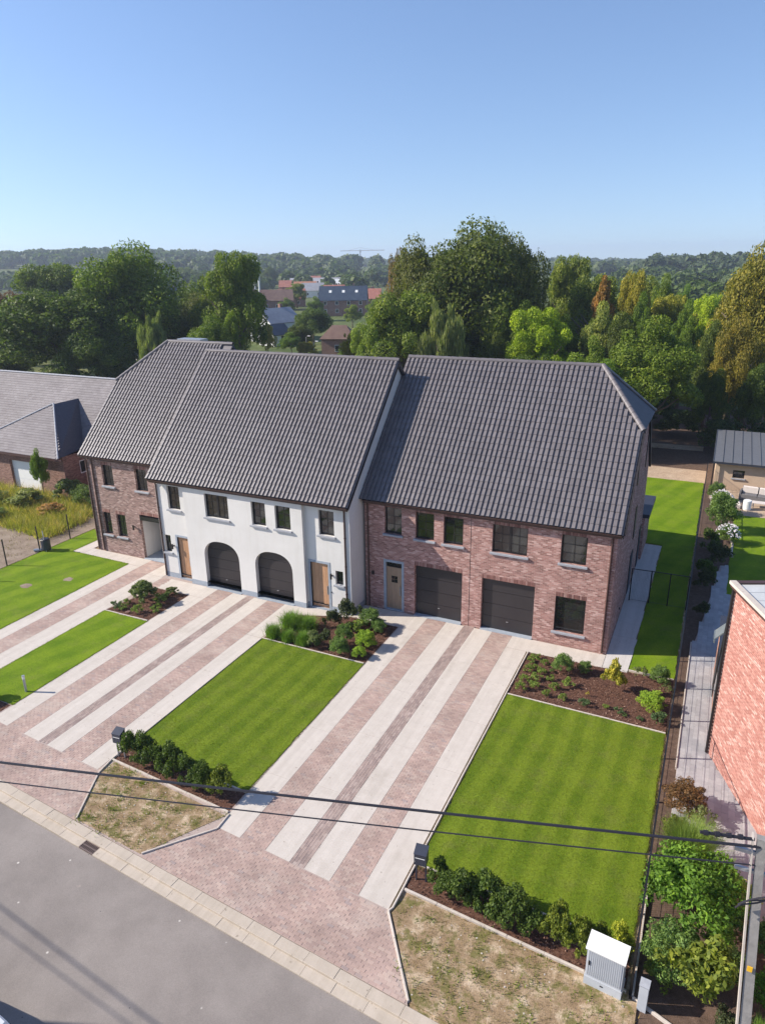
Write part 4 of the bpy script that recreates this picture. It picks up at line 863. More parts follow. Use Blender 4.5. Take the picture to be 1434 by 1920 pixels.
MB().slab([(-28.965, YR3, ZR3-.02), (-28.965, YR3-1.1, ZR3-1.12), (-28.3, YR3-1.1, ZR3-1.12), (-28.3, YR3, ZR3-.02)], .1).build('roof_end', 'tile', roof3)
MB().slab([(-33.5, YR3, ZR3+.03), (-36.26, 2*YR3-YH3+.05, ZH3), (-36.26, YH3-.05, ZH3)], .12).build('hip_slope', 'darkroof', roof3)
caps(roof3, (-33.5, YR3, ZR3+.02), (-28.3, YR3, ZR3+.02)); caps(roof3, (-36.22, YH3, ZH3+.05), (-33.5, YR3, ZR3+.05), .4, .12)
MB().slab([(-36.24, YH3, ZH3-.06), (-36.24, 30.92, 6.47), (-36.0, 30.92, 6.47), (-36.0, YH3, ZH3-.06)], .10).build('verge_board', 'frame', roof3)
MB().box(-34.2, -32.2, 39.0, 39.8, 12.1, 13.0).build('rooflight', 'metal', H3)
# ================================================================== OLD NEIGHBOUR HOUSE, LEFT
H4 = empty('bungalow', (-53, 42, 0), 'low old brick house with weathered grey slate roof and white garage door, far left', 'house')
m = MB()
wall(m, (0, 38.6, 0), (1, 0, 0), -57.6, -47.0, -.1, 3.3, [(-53.4, -50.0, 0, 2.45)], .3)
wall(m, (-47.0, 0, 0), (0, 1, 0), 38.6, 42.6, -.1, 3.3, [(40.2, 42.0, 1.5, 2.6)], .12)
m.poly([(-57.6, 42.6, -.1), (-57.6, 38.6, -.1), (-57.6, 38.6, 3.3), (-57.6, 42.6, 3.3)])
m.box(-75, -38.9, 42.62, 53, -.1, 3.3); m.build('wall', 'brick_old', H4)
g = MB().box(-53.4, -50.0, 38.85, 38.9, 0, 2.45).build('garage_door', 'white', H4)
for k in range(3): MB().box(-53.4, -50.0, 38.82, 38.845, .02+k*.81, .80+k*.81).build('panel', 'white', g)
w = MB().box(-47.09, -47.03, 40.2, 42.0, 1.5, 1.58).box(-47.09, -47.03, 40.2, 42.0, 2.52, 2.6).box(-47.09, -47.03, 40.2, 40.28, 1.58, 2.52).box(-47.09, -47.03, 41.92, 42.0, 1.58, 2.52).box(-47.09, -47.03, 41.06, 41.14, 1.58, 2.52).build('window', 'white', H4)
for a, b in ((40.28, 41.06), (41.14, 41.92)): MB().box(-47.08, -47.05, a, b, 1.58, 2.52).build('pane', 'glass', w)
def slates(mb, p0, ud, vd, n, rows, rw, lim, th=.02):
    pass
# slate roof: courses of slates built as real overlapping strips cut into slates
rf = MB().slab([(-76, 42.1, 2.98), (-38.4, 42.1, 2.98), (-38.4, 47.3, 8.1), (-76, 47.3, 8.1)], .15).slab([(-76, 47.3, 8.1), (-38.4, 47.3, 8.1), (-38.4, 53.4, 3.0), (-76, 53.4, 3.0)], .15).build('roof', 'underlay', H4)
apx = Vector((-51.65, 42.5, 6.58)); rr_ = Vector((-52.15, 45.65, 6.50)); fl_ = Vector((-58.2, 38.1, 3.25)); frr = Vector((-46.9, 38.1, 3.25)); br_ = Vector((-48.5, 42.15, 3.1)); bl_ = Vector((-58.2, 42.55, 3.25))
def slate_plane(mb, O, U, Vv, ulen, vlen, test=None, sw=.5, sh=.26):
    O = Vector(O); U = Vector(U).normalized(); Vv = Vector(Vv).normalized(); Nn = U.cross(Vv)
    for r in range(int(vlen/sh)):
        for k in range(int(ulen/sw)+1):
            u = k*sw-(r % 2)*sw/2; v = r*sh
            if test and not test(u+sw/2, v+sh/2): continue
            if not test and (u+sw/2 < 0 or u+sw/2 > ulen): continue
            q = rk.uniform(0, .006); P = lambda a, b, n: O+U*a+Vv*b+Nn*(n+q)
            mb.poly([P(u+.004, v, .034), P(u+sw-.004, v, .034), P(u+sw-.004, v+sh+.04, .008), P(u+.004, v+sh+.04, .008)]); mb.poly([P(u+.004, v, .012), P(u+sw-.004, v, .012), P(u+sw-.004, v, .034), P(u+.004, v, .034)])
m = MB(); vd = Vector((0, 5.2, 5.12)); slate_plane(m, (-76, 42.1, 2.98), (1, 0, 0), vd, 37.6, vd.length); m.build('slates', 'slate', rf, kind='stuff')
m = MB(); u_ = (frr-fl_); vdd = Vector((0, 4.4, 3.33)); hl = vdd.length; apu = (apx-fl_).x
slate_plane(m, fl_, (1, 0, 0), vdd, u_.length, hl, lambda u, v: u > v/hl*apu and u < u_.length-(u_.length-apu)*v/hl); m.build('slates', 'slate', rf, kind='stuff')
MB().poly([tuple(fl_), tuple(frr), tuple(apx)]).poly([tuple(fl_), tuple(apx), tuple(rr_), tuple(bl_)]).build('wing_slope', 'slate', rf)
MB().poly([tuple(frr), tuple(br_), tuple(rr_)]).poly([tuple(frr), tuple(rr_), tuple(apx)]).build('wing_shaded_side', 'darkroof', rf)  # darker than the slates: shade painted on the slope away from the sun
caps(rf, tuple(frr+Vector((0, 0, .03))), tuple(apx+Vector((0, 0, .05))), .5, .07, 'sill'); caps(rf, tuple(fl_+Vector((0, 0, .03))), tuple(apx+Vector((0, 0, .05))), .5, .07, 'sill'); caps(rf, (-76, 47.3, 8.14), (-38.4, 47.3, 8.14), .5, .09, 'sill')
MB().box(-58.3, -46.5, 38.02, 38.12, 3.08, 3.24).build('fascia', 'gutter', H4)
# ================================================================== PINK BRICK NEIGHBOUR, RIGHT
rzn = math.atan2(-.917, .398); H5 = empty('brick_house', (1.44, 25.48, 0), 'pink brick house with flat zinc roof cut off by the right edge of the photo', 'house', rz=rzn)
HZ = 6.95
MB().box(0.0, 12, .03, 9, -.1, HZ).build('wall', 'mortar', H5, local=True)
bk = MB(); bk.poly([(0, 0, 0), (.213, 0, 0), (.213, 0, .062), (0, 0, .062)]).poly([(0, .03, 0), (0, 0, 0), (0, 0, .062), (0, .03, .062)]).poly([(.213, 0, 0), (.213, .03, 0), (.213, .03, .062), (.213, 0, .062)]).poly([(0, 0, .062), (.213, 0, .062), (.213, .03, .062), (0, .03, .062)]).poly([(0, .03, 0), (.213, .03, 0), (.213, 0, 0), (0, 0, 0)])
bme = bk.mesh('brick', 'pinkbrick'); cells = []
for r in range(int(HZ/.075)):
    for c in range(int(9/.225)+1):
        u = c*.225-(r % 2)*.1125
        if u < 0: continue
        cells.append((u, r*.075+.01))
def bd(c):
    x = 1.44+.398*c[0]; y = 25.48-.917*c[0]; return (x*x+y*y+(18-c[1])**2)+(60 if c[0] > 4.2 else 0)
wallo = H5.children[0]; cells.sort(key=bd)
for u, z in cells[:300]: inst('brick', bme, wallo, (u, rk.uniform(0, .006), z), (0, 0, rk.uniform(-.008, .008)), local=True)
m = MB(); BV = np.array(bk.v); VV = []
for q, (u, z) in enumerate(cells[300:]):
    VV.append(BV+np.array([u, rk.uniform(0, .006), z])); m.f += [tuple(q*len(BV)+i for i in f) for f in bk.f]
m.v = np.concatenate(VV).tolist(); m.build('brickwork', 'pinkbrick', wallo, kind='stuff', local=True)
rf5 = MB().box(-.12, 12, -.12, 9, HZ+.001, HZ+.12).build('roof', 'gutter', H5, local=True)
for k in range(8): MB().box(.06+k*.62, .06+k*.62+.60, .12, 9, HZ+.122, HZ+.165).build('roof_sheet', 'zinc', rf5, local=True)
MB().box(-.14, 12, -.16, .06, HZ+.122, HZ+.24).build('coping', 'edging', rf5, local=True); MB().box(-.14, .05, .062, 9, HZ+.122, HZ+.235).build('rear_coping', 'gutter', rf5, local=True)
MB().tube([(.06, -.07, HZ), (.06, -.07, .05)], .055, 8).build('downpipe', 'frame', H5, local=True)
ax = empty('annex', (1.52, 25.9, 0), 'low pink brick annex behind the downpipe corner of the pink house', 'annex')
m = MB().box(1.50, 5, 26.0, 32.0, -.1, 2.5).build('wall', 'brick_orange', ax); MB().box(1.44, 5.1, 25.95, 32.1, 2.51, 2.66).build('roof', 'anthracite', ax)
w = MB().box(1.46, 1.498, 27.2, 28.6, .9, 2.2).box(1.46, 1.498, 29.4, 30.4, .05, 2.2).build('window', 'frame', ax)
MB().box(1.452, 1.458, 27.3, 28.5, 1.0, 2.1).build('pane', 'glass', w)
hd = MB().slab([(1.46, 26.5, 4.75), (1.46, 27.2, 4.75), (1.12, 27.2, 4.35), (1.12, 26.5, 4.35)], .04).box(1.08, 1.13, 26.48, 27.22, 4.15, 4.33).build('door_hood', 'hoodglass', ax)
MB().tube([(1.3, 26.0, 2.7), (1.42, 26.2, 5.6)], .03, 6).build('brace', 'frame', ax)
# grey paved side path of the neighbour: slab by slab
npath = MB().prism([(.45, 20.9), (1.9, 18.2), (4.4, 17.2), (3.31, 21.17), (1.44, 25.48), (1.47, 33), (2.5, 40), (3.6, 45.5), (1.5, 44.6), (.95, 38), (.45, 33.0)], -.2, -.006).build('side_path', 'joint_sand', kind='structure')
ppoly = [(.45, 20.9), (1.9, 18.2), (4.4, 17.2), (3.4, 21.17), (1.5, 25.48), (1.5, 33), (2.5, 40), (3.6, 45.5), (1.5, 44.6), (.95, 38), (.45, 33.0)]
sm = MB().bbox(0, .2155, 0, .402, -.05, 0, .003).mesh('paving_slab', 'greypave'); n = 0; cand = []
for r in range(80):
    for c in range(22):
        x = .46+c*.218-.0; y = 17.2+r*.406+(c % 2)*.2
        if inside(x+.1, y+.2, ppoly): cand.append((x, y))
cand.sort(key=lambda p: p[1])
for x, y in cand[:300]: inst('paving_slab', sm, npath, (x, y, .005+rk.uniform(-.003, .003)))
sv = MB().bbox(0, .2155, 0, .402, -.05, 0, .003); m = MB(); VV = []
for q, (x, y) in enumerate(cand[300:]): VV.append(np.array(sv.v)+np.array([x, y, .005])); m.f += [tuple(q*len(sv.v)+i for i in f) for f in sv.f]
if VV: m.v = np.concatenate(VV).tolist(); m.build('paving_field', 'greypave', npath, kind='stuff')
MB().prism([(2.0, 54.9), (14, 54.9), (14, 60.9), (.4, 60.9), (.4, 58.5)], -.2, .0).build('patio', 'tan', kind='structure')
# garden shed with grey standing seam roof
SH = empty('garden_shed', (4, 61, 0), 'tan rendered garden shed with grey seamed mono-pitch roof at the top right', 'shed')
m = MB(); wall(m, (0, 61.0, 0), (1, 0, 0), .6, 11, -.1, 2.3, [(1.9, 2.75, 1.05, 1.7)], .15); m.poly([(.6, 67.5, -.1), (.6, 61.0, -.1), (.6, 61, 2.3), (.6, 67.5, 2.9)]); m.poly([(11, 61, -.1), (11, 67.5, -.1), (11, 67.5, 2.9), (11, 61, 2.3)]); m.poly([(11, 67.5, -.1), (.6, 67.5, -.1), (.6, 67.5, 2.9), (11, 67.5, 2.9)])
m.build('wall', 'tanwall', SH); window(SH, 1.9, 2.75, 1.05, 1.7, 61.0, 1, 1, d=.08, fr=.05)
rs = MB().slab([(.35, 60.5, 2.38), (11.3, 60.5, 2.38), (11.3, 69.2, 3.1), (.35, 69.2, 3.1)], .16).build('roof', 'anthracite', SH)
MT['seam'] = mat_plain('grey_seam_sheet', (0.17, 0.175, 0.19), 0.45, 0.3)
for k in range(16):
    a = .36+k*.68; MB().slab([(a+.01, 60.48, 2.40), (a+.67, 60.48, 2.40), (a+.67, 69.2, 3.12), (a+.01, 69.2, 3.12)], .015).slab([(a-.008, 60.48, 2.45), (a+.012, 60.48, 2.45), (a+.012, 69.2, 3.17), (a-.008, 69.2, 3.17)], .06).build('roof_sheet', 'seam', rs)
MB().box(.4, .5, 60.7, 60.8, -.1, 2.3).build('post', 'frame', SH)
# ================================================================== SMALL THINGS
def mailbox(x, y, label, rz=0.0):
    e = empty('mailbox', (x, y, 0), label, 'mailbox', 'mailboxes beside the hedges', rz=rz)
    b = MB(); b.v = []; b.box(-.19, .19, -.15, .15, .72, 1.14); i = len(b.v)
    b.poly([(-.2, -.17, 1.142), (.2, -.17, 1.142), (.2, .17, 1.25), (-.2, .17, 1.25)]).poly([(-.19, .15, 1.14), (-.19, -.15, 1.14), (-.2, -.17, 1.142), (-.2, .17, 1.25)]).poly([(.19, -.15, 1.14), (.19, .15, 1.14), (.2, .17, 1.25), (.2, -.17, 1.142)]).poly([(.19, .15, 1.14), (-.19, .15, 1.14), (-.2, .17, 1.25), (.2, .17, 1.25)])
    bo = b.build('box', 'anthracite', e, local=True)
    MB().box(-.15, .15, -.158, -.151, .98, 1.0).build('name_slot', 'white', bo, local=True); MB().tube([(-.15, -.152, .86), (-.15, -.165, .86)], .012, 8).build('lock', 'metal', bo, local=True)
    for s in (-1, 1): MB().box(s*.15-.02, s*.15+.02, -.03, .03, -.05, .718).build('leg', 'metal' if x < -10 else 'anthracite', e, local=True)
mailbox(-18.95, 15.95, 'dark mailbox on two pale legs at the left end of the middle hedge', .1); mailbox(-6.26, 15.42, 'dark mailbox with a white name strip at the left end of the right hedge', .12)
cb = empty('utility_cabinet', (-.66, 14.35, 0), 'big light grey street utility cabinet with ribbed door at the end of the right hedge', 'utility cabinet', rz=-.1)
MB().box(-.48, .48, -.22, .24, -.05, .28).build('base', 'cabinet', cb, local=True); bd_ = MB().box(-.46, .46, -.20, .22, .282, 1.25).build('body', 'cabinet', cb, local=True)
m = MB()
for k in range(17): m.box(-.43+k*.051, -.43+k*.051+.03, -.214, -.201, .36, 1.2)
m.build('rib', 'cabinet', bd_, local=True); MB().box(-.40, -.36, -.235, -.215, .72, .86).build('handle', 'black', bd_, local=True); MB().box(-.06, .02, -.226, -.221, .14, .18).build('badge', 'black', cb, local=True)
MB().slab([(-.5, -.25, 1.27), (.5, -.25, 1.27), (.5, .27, 1.38), (-.5, .27, 1.38)], .05).build('lid', 'white', cb, local=True)
c2 = empty('marker_cabinet', (.31, 14.15, 0), 'small narrow grey green junction box right of the big cabinet', 'junction box', rz=-.1)
MB().box(-.11, .11, -.1, .1, -.05, .80).build('body', 'cabinet', c2, local=True); MB().slab([(-.12, -.11, .81), (.12, -.11, .81), (.12, .11, .88), (-.12, .11, .88)], .03).build('lid', 'sill', c2, local=True)
bl = empty('garden_lamp', (-26.15, 17.5, 0), 'metal bollard lamp standing on the narrow left lawn', 'garden lamp'); MB().tube([(0, 0, 0), (0, 0, .66)], .055, 14).build('post', 'metal', bl, local=True, smooth=False)
MB().tube([(0, 0, .661), (0, 0, .80)], .058, 14).build('lamp_head', 'white', bl, local=True); MB().tube([(0, 0, .801), (0, 0, .83)], .064, 14).build('cap', 'metal', bl, local=True)
# fences
def fence(label, pts, h, step, mesh=True, mat='black', post=.06, nh=9, dp=.006):
    e = empty('fence', (pts[0][0], pts[0][1], 0), label, 'fence')
    for a, b in zip(pts[:-1], pts[1:]):
        a = Vector((*a, 0)); b = Vector((*b, 0)); n = max(1, round((b-a).length/step)); l = (b-a).length/n; th = math.atan2((b-a).y, (b-a).x)
        pm = MB().box(-post/2, post/2, -post/2, post/2, -.05, h+.03).mesh('post', mat)
        if mesh:
            p = MB()
            for k in range(int(l/.075)): p.box(k*.075+.03, k*.075+.036, -.004, .004, .04, h)
            for k in range(nh): z = .06+k*(h-.08)/(nh-1); p.box(.0, l, -dp, dp, z, z+.006)
            p.box(.0, l, -.02, .02, h-.01, h+.02)
            pme = p.mesh('panel', mat)
        for k in range(n+1):
            q = a+(b-a)*k/n; inst('post', pm, e, tuple(q), (0, 0, th))
            if k < n and mesh: inst('panel', pme, e, tuple(q), (0, 0, th))
    return e
fence('black wire panel fence with dark posts between the lawns and the neighbour path', [(0.0, 14.4), (0.0, 62.2)], 1.9, 2.5)
gt = fence('black side gate and fence panels between the brick house and the long fence', [(-2.95, 37.55), (-1.95, 37.6), (-0.05, 37.65)], 1.9, 1.0, nh=2, dp=.012)
fence('row of bare dark fence posts between the left lawn and the waste ground', [(-39.28, 24.3), (-39.28, 34.3)], 1.75, 2.45, False)
for y in (24.3,): pass
cp = empty('garden_chipper', (-39.0, 29.6, 0), 'small dark barrel shaped machine on the ground by the fence posts', 'machine')
MB().tube([(0, 0, .12), (0, 0, .8)], .3, 14).build('drum', 'anthracite', cp, local=True); MB().tube([(0, 0, .801), (0, 0, .86)], [.31, .25], 14).build('lid', 'frame', cp, local=True)
MB().tube([(-.25, -.2, .1), (-.6, -.5, .1)], .1, 10).tube([(-.2, .1, .7), (-.45, .25, 1.25)], .025, 6).tube([(.2, .2, 0), (.2, .2, .13)], .03, 6).tube([(-.2, -.2, 0), (-.2, -.2, .13)], .03, 6).tube([(.2, -.2, 0), (.2, -.2, .13)], .03, 6).build('motor', 'metal', cp, local=True)
# utility pole and wires
P0 = Vector((1.58, 10.62, 9.15)); PB = Vector((2.35, 10.6, -.1)); up = empty('utility_pole', (2.35, 10.6, -.1), 'leaning concrete utility pole with yellow tag at the lower right corner', 'utility pole')
d = (P0-PB).normalized()
def prism_along(a, b, wx, wy, wx2, wy2, dx=0, dy=0):
    m = MB(); s = len(m.v); 
    for p, w1, w2 in ((a, wx, wy), (b, wx2, wy2)):
        for sx, sy in ((-1, -1), (1, -1), (1, 1), (-1, 1)): m.v.append((p.x+dx+sx*w1, p.y+dy+sy*w2, p.z))
    m.f += [(3, 2, 1, 0), (4, 5, 6, 7), (0, 1, 5, 4), (1, 2, 6, 5), (2, 3, 7, 6), (3, 0, 4, 7)]; return m
prism_along(PB, P0, .12, .09, .065, .06).build('shaft', 'pole', up)
prism_along(PB, P0, .022, .11, .014, .08, -.125, 0).build('lit_flange', 'edging', up)  # paler concrete paints the sunlit left edge of the shaft
tg = PB+d*6.6; MB().box(tg.x-.05, tg.x+.03, tg.y-.112, tg.y-.098, tg.z-.06, tg.z+.05).build('tag', 'yellow', up)
br = MB(); br.box(P0.x-.35, P0.x+.35, P0.y-.05, P0.y+.0, P0.z-.35, P0.z-.28).box(P0.x-.3, P0.x+.4, P0.y-.05, P0.y, P0.z-.72, P0.z-.66); br.build('bracket', 'metal', up)
lp = MB()
for k in range(3):
    pts = [(P0.x+.1+.28*math.sin(t*math.pi*1.3)*(1+.15*k), P0.y-.16-.03*k, P0.z-.1-1.3*t+.1*math.sin(7*t+k)) for t in np.linspace(0, 1, 14)]
    lp.tube(pts, .014, 6)
lp.build('cable_loops', 'cable', up)
sp = MB(); sp.tube([(P0.x-.9, P0.y-.25, P0.z-.02), (P0.x-.1, P0.y-.05, P0.z-.03)], .028, 7)
for k in range(4): sp.tube([(P0.x-.85+k*.17, P0.y-.24+k*.045, P0.z-.02), (P0.x-.78+k*.17, P0.y-.22+k*.045, P0.z-.02)], .045, 7)
sp.build('splice', 'cable', up)
Q0 = Vector((-23.6, 3.45, 9.2)); u2 = empty('utility_pole', (-23.6, 3.45, -.05), 'plain concrete utility pole across the street', 'utility pole'); prism_along(Vector((-23.6, 3.45, -.1)), Q0+Vector((0, 0, .1)), .14, .1, .08, .07).build('shaft', 'pole', u2)
def wire(a, b, r, sag, label):
    a = Vector(a); b = Vector(b); pts = []
    for k in range(41):
        t = k/40; p = a+(b-a)*t; p.z -= sag*4*t*(1-t); pts.append(tuple(p))
    return MB().tube(pts, r, 6).build('overhead_wire', 'cable', label=label, cat='wire', group='overhead wires along the street')
wire((P0.x, P0.y-.05, 9.0), (-23.6, 3.5, 9.2), .024, .12, 'thicker upper overhead wire crossing above the driveways')
wire((P0.x, P0.y-.05, 8.62), (-23.6, 3.5, 8.72), .013, .16, 'thin lower overhead wire crossing above the driveways')
wire((-23.6, 3.4, 9.2), (-62, 8.1, 9.2), .030, .25, 'thicker wire running on past the far pole, shading the road')
wire((-23.6, 3.4, 8.7), (-62, 7.55, 8.7), .020, .30, 'thin wire running on past the far pole, shading the road')
# parked car: only a corner shows
car = empty('parked_car', (-15.1, 5.95, -.1), 'white parked car of which one corner shows at the lower left', 'car', rz=-.05)
m = MB(); ys = (-.86, .86); prof = [(-2.1, .3), (-2.12, .6), (-2.05, .9), (-1.2, 1.02), (-.5, 1.44), (1.5, 1.47), (1.92, 1.38), (2.1, .9), (2.1, .35)]
n = len(prof)
for y, ins in ((-.86, 0), (-.80, 1), (.80, 1), (.86, 0)):
    for x, z in prof: k = .93 if (z > 1.2 and not ins) else 1; m.v.append((x*(1.0 if ins else .985), y*(.88 if z > 1.2 else 1), z*(1 if ins else .97)))
for r in range(3):
    for k in range(n-1): m.f.append((r*n+k, r*n+k+1, (r+1)*n+k+1, (r+1)*n+k))
    m.f.append((r*n, (r+1)*n, (r+1)*n+n-1, r*n+n-1))
m.f.append(tuple(range(n))); m.f.append(tuple(3*n+n-1-k for k in range(n)))
m.build('body', 'carwhite', car, local=True)
for s in (-1, 1):
    MB().slab([(-.5, s*.78, 1.34), (1.6, s*.78, 1.36), (1.85, s*.87, 1.0), (-1.1, s*.87, 1.0)], .02).build('side_window', 'glass', car, local=True)
MB().slab([(-.55, -.68, 1.42), (-.55, .68, 1.42), (-1.18, .72, 1.05), (-1.18, -.72, 1.05)], .015).build('windscreen', 'glass', car, local=True)
for sx in (-1.3, 1.35):
    for sy in (-1, 1):
        w = MB().tube([(sx, sy*.66, .31), (sx, sy*.87, .31)], .31, 18).build('wheel', 'rubber', car, local=True); MB().tube([(sx, sy*.872, .31), (sx, sy*.885, .31)], .2, 14).build('rim', 'metal', w, local=True)
for s in (-1, 1): MB().box(-2.16, -2.1, s*.7-.14, s*.7+.14, .62, .76).build('headlight', 'metal', car, local=True)
# patio furniture
def sofa(x, y, w, n, label):
    e = empty('garden_sofa', (x, y, 0), label, 'garden sofa', rz=-.15)
    MB().box(0, w, 0, .85, .05, .38).build('base', 'rattan', e, local=True); MB().box(0, w, .78, .95, .05, .95).build('backrest', 'rattan', e, local=True); MB().box(-.12, 0, 0, .95, .05, .7).build('armrest', 'rattan', e, local=True); MB().box(w, w+.12, 0, .95, .05, .7).build('armrest', 'rattan', e, local=True)
    for k in range(n):
        a = w*k/n; MB().bbox(a+.02, a+w/n-.02, .02, .76, .382, .52, .04).build('seat_cushion', 'rattan', e, local=True); MB().bbox(a+.04, a+w/n-.04, .58, .775, .522, 1.02, .05).build('back_cushion', 'cushion', e, local=True)
sofa(2.6, 58.6, 3.4, 3, 'three seat grey wicker garden sofa with cream cushions against the shed wall')
tb = empty('garden_table', (3.9, 57.2, 0), 'low pale garden table in front of the wicker sofa', 'table'); MB().bbox(-.5, .5, -.3, .3, .38, .43, .01).build('tabletop', 'cushion', tb, local=True)
for sx in (-1, 1):
    for sy in (-1, 1): MB().box(sx*.42-.03, sx*.42+.03, sy*.24-.03, sy*.24+.03, 0, .38).build('leg', 'rattan', tb, local=True)
o = MB().tube([(3.05, 56.4, 0), (3.05, 56.4, .1), (3.05, 56.4, .7), (3.05, 56.4, .74)], [.26, .29, .29, .26], 18).build('stool', 'white', label='round white stool standing by the garden table', cat='stool')
for i, (x, y, lb) in enumerate(((2.2, 56.6, 'low cream ottoman left of the white stool'), (4.7, 56.6, 'low cream ottoman at the right edge of the patio'))): tag(MB().bbox(x-.4, x+.4, y-.35, y+.35, .05, .4, .06).build('ottoman', 'cushion'), lb, 'ottoman', 'cream ottomans on the patio')
sk = Vector((2.05, 50, 0)); MB().tube([(2.0, 50.2, .02), (2.15, 48.5, .02), (2.1, 47, .02), (2.15, 46.2, .02)], .07, 6).build('path_border', 'edging', label='pale curved border strip at the edge of the neighbour lawn', cat='lawn border')
# ================================================================== PLANTS
G = {'s': (.12, .165, .04), 'g': (.07, .11, .035), 'c': (.06, .095, .045), 'y': (.3, .25, .06), 'm': (.095, .15, .045), 'P': (.24, .22, .035), 'w': (.10, .12, .05), 'b': (.17, .25, .03), 'h': (.095, .165, .028), 'r': (.09, .115, .045), 'd': (.042, .055, .026), 'f': (.3, .2, .25), 'k': (.052, .082, .018), 'K': (.10, .125, .02), 'Y': (.2, .22, .025), 'B': (.12, .07, .035), 'G': (.13, .19, .05), 'L': (.085, .16, .02), 'V': (.27, .31, .10), 'H': (.08, .13, .03)}
KM = {'s': 's', 'g': 's2', 'c': 's2', 'y': 'wsp', 'm': 'L', 'P': 'P', 'w': 'wsp', 'b': 'L', 'h': 'gr0', 'r': 'n', 'd': 'k2', 'f': 's', 'k': 'k', 'K': 'k2', 'Y': 'k', 'B': 'L', 'G': 'gr1', 'L': 'L', 'V': 'L', 'H': 'L'}
ADJ = {'s': 'small rounded light green shrub', 'g': 'tiny green plant', 'c': 'low blue green cushion plant', 'y': 'small yellow sprig', 'm': 'mid sized leafy green shrub', 'P': 'yellow green pyramid shaped shrub', 'w': 'sparse twiggy shrub', 'b': 'bright lime green leafy shrub', 'h': 'mound of arching green ornamental grass', 'r': 'feathery needle leaved shrub', 'd': 'dark upright shrub', 'f': 'small plant with pink flowers',
       'k': 'dark green hedge shrub', 'K': 'olive green hedge shrub', 'Y': 'yellow leaved hedge shrub', 'B': 'reddish brown low shrub', 'G': 'big clump of arching ornamental grass', 'L': 'large leafy bright green shrub', 'V': 'yellow variegated shrub', 'H': 'hydrangea with white flower heads'}
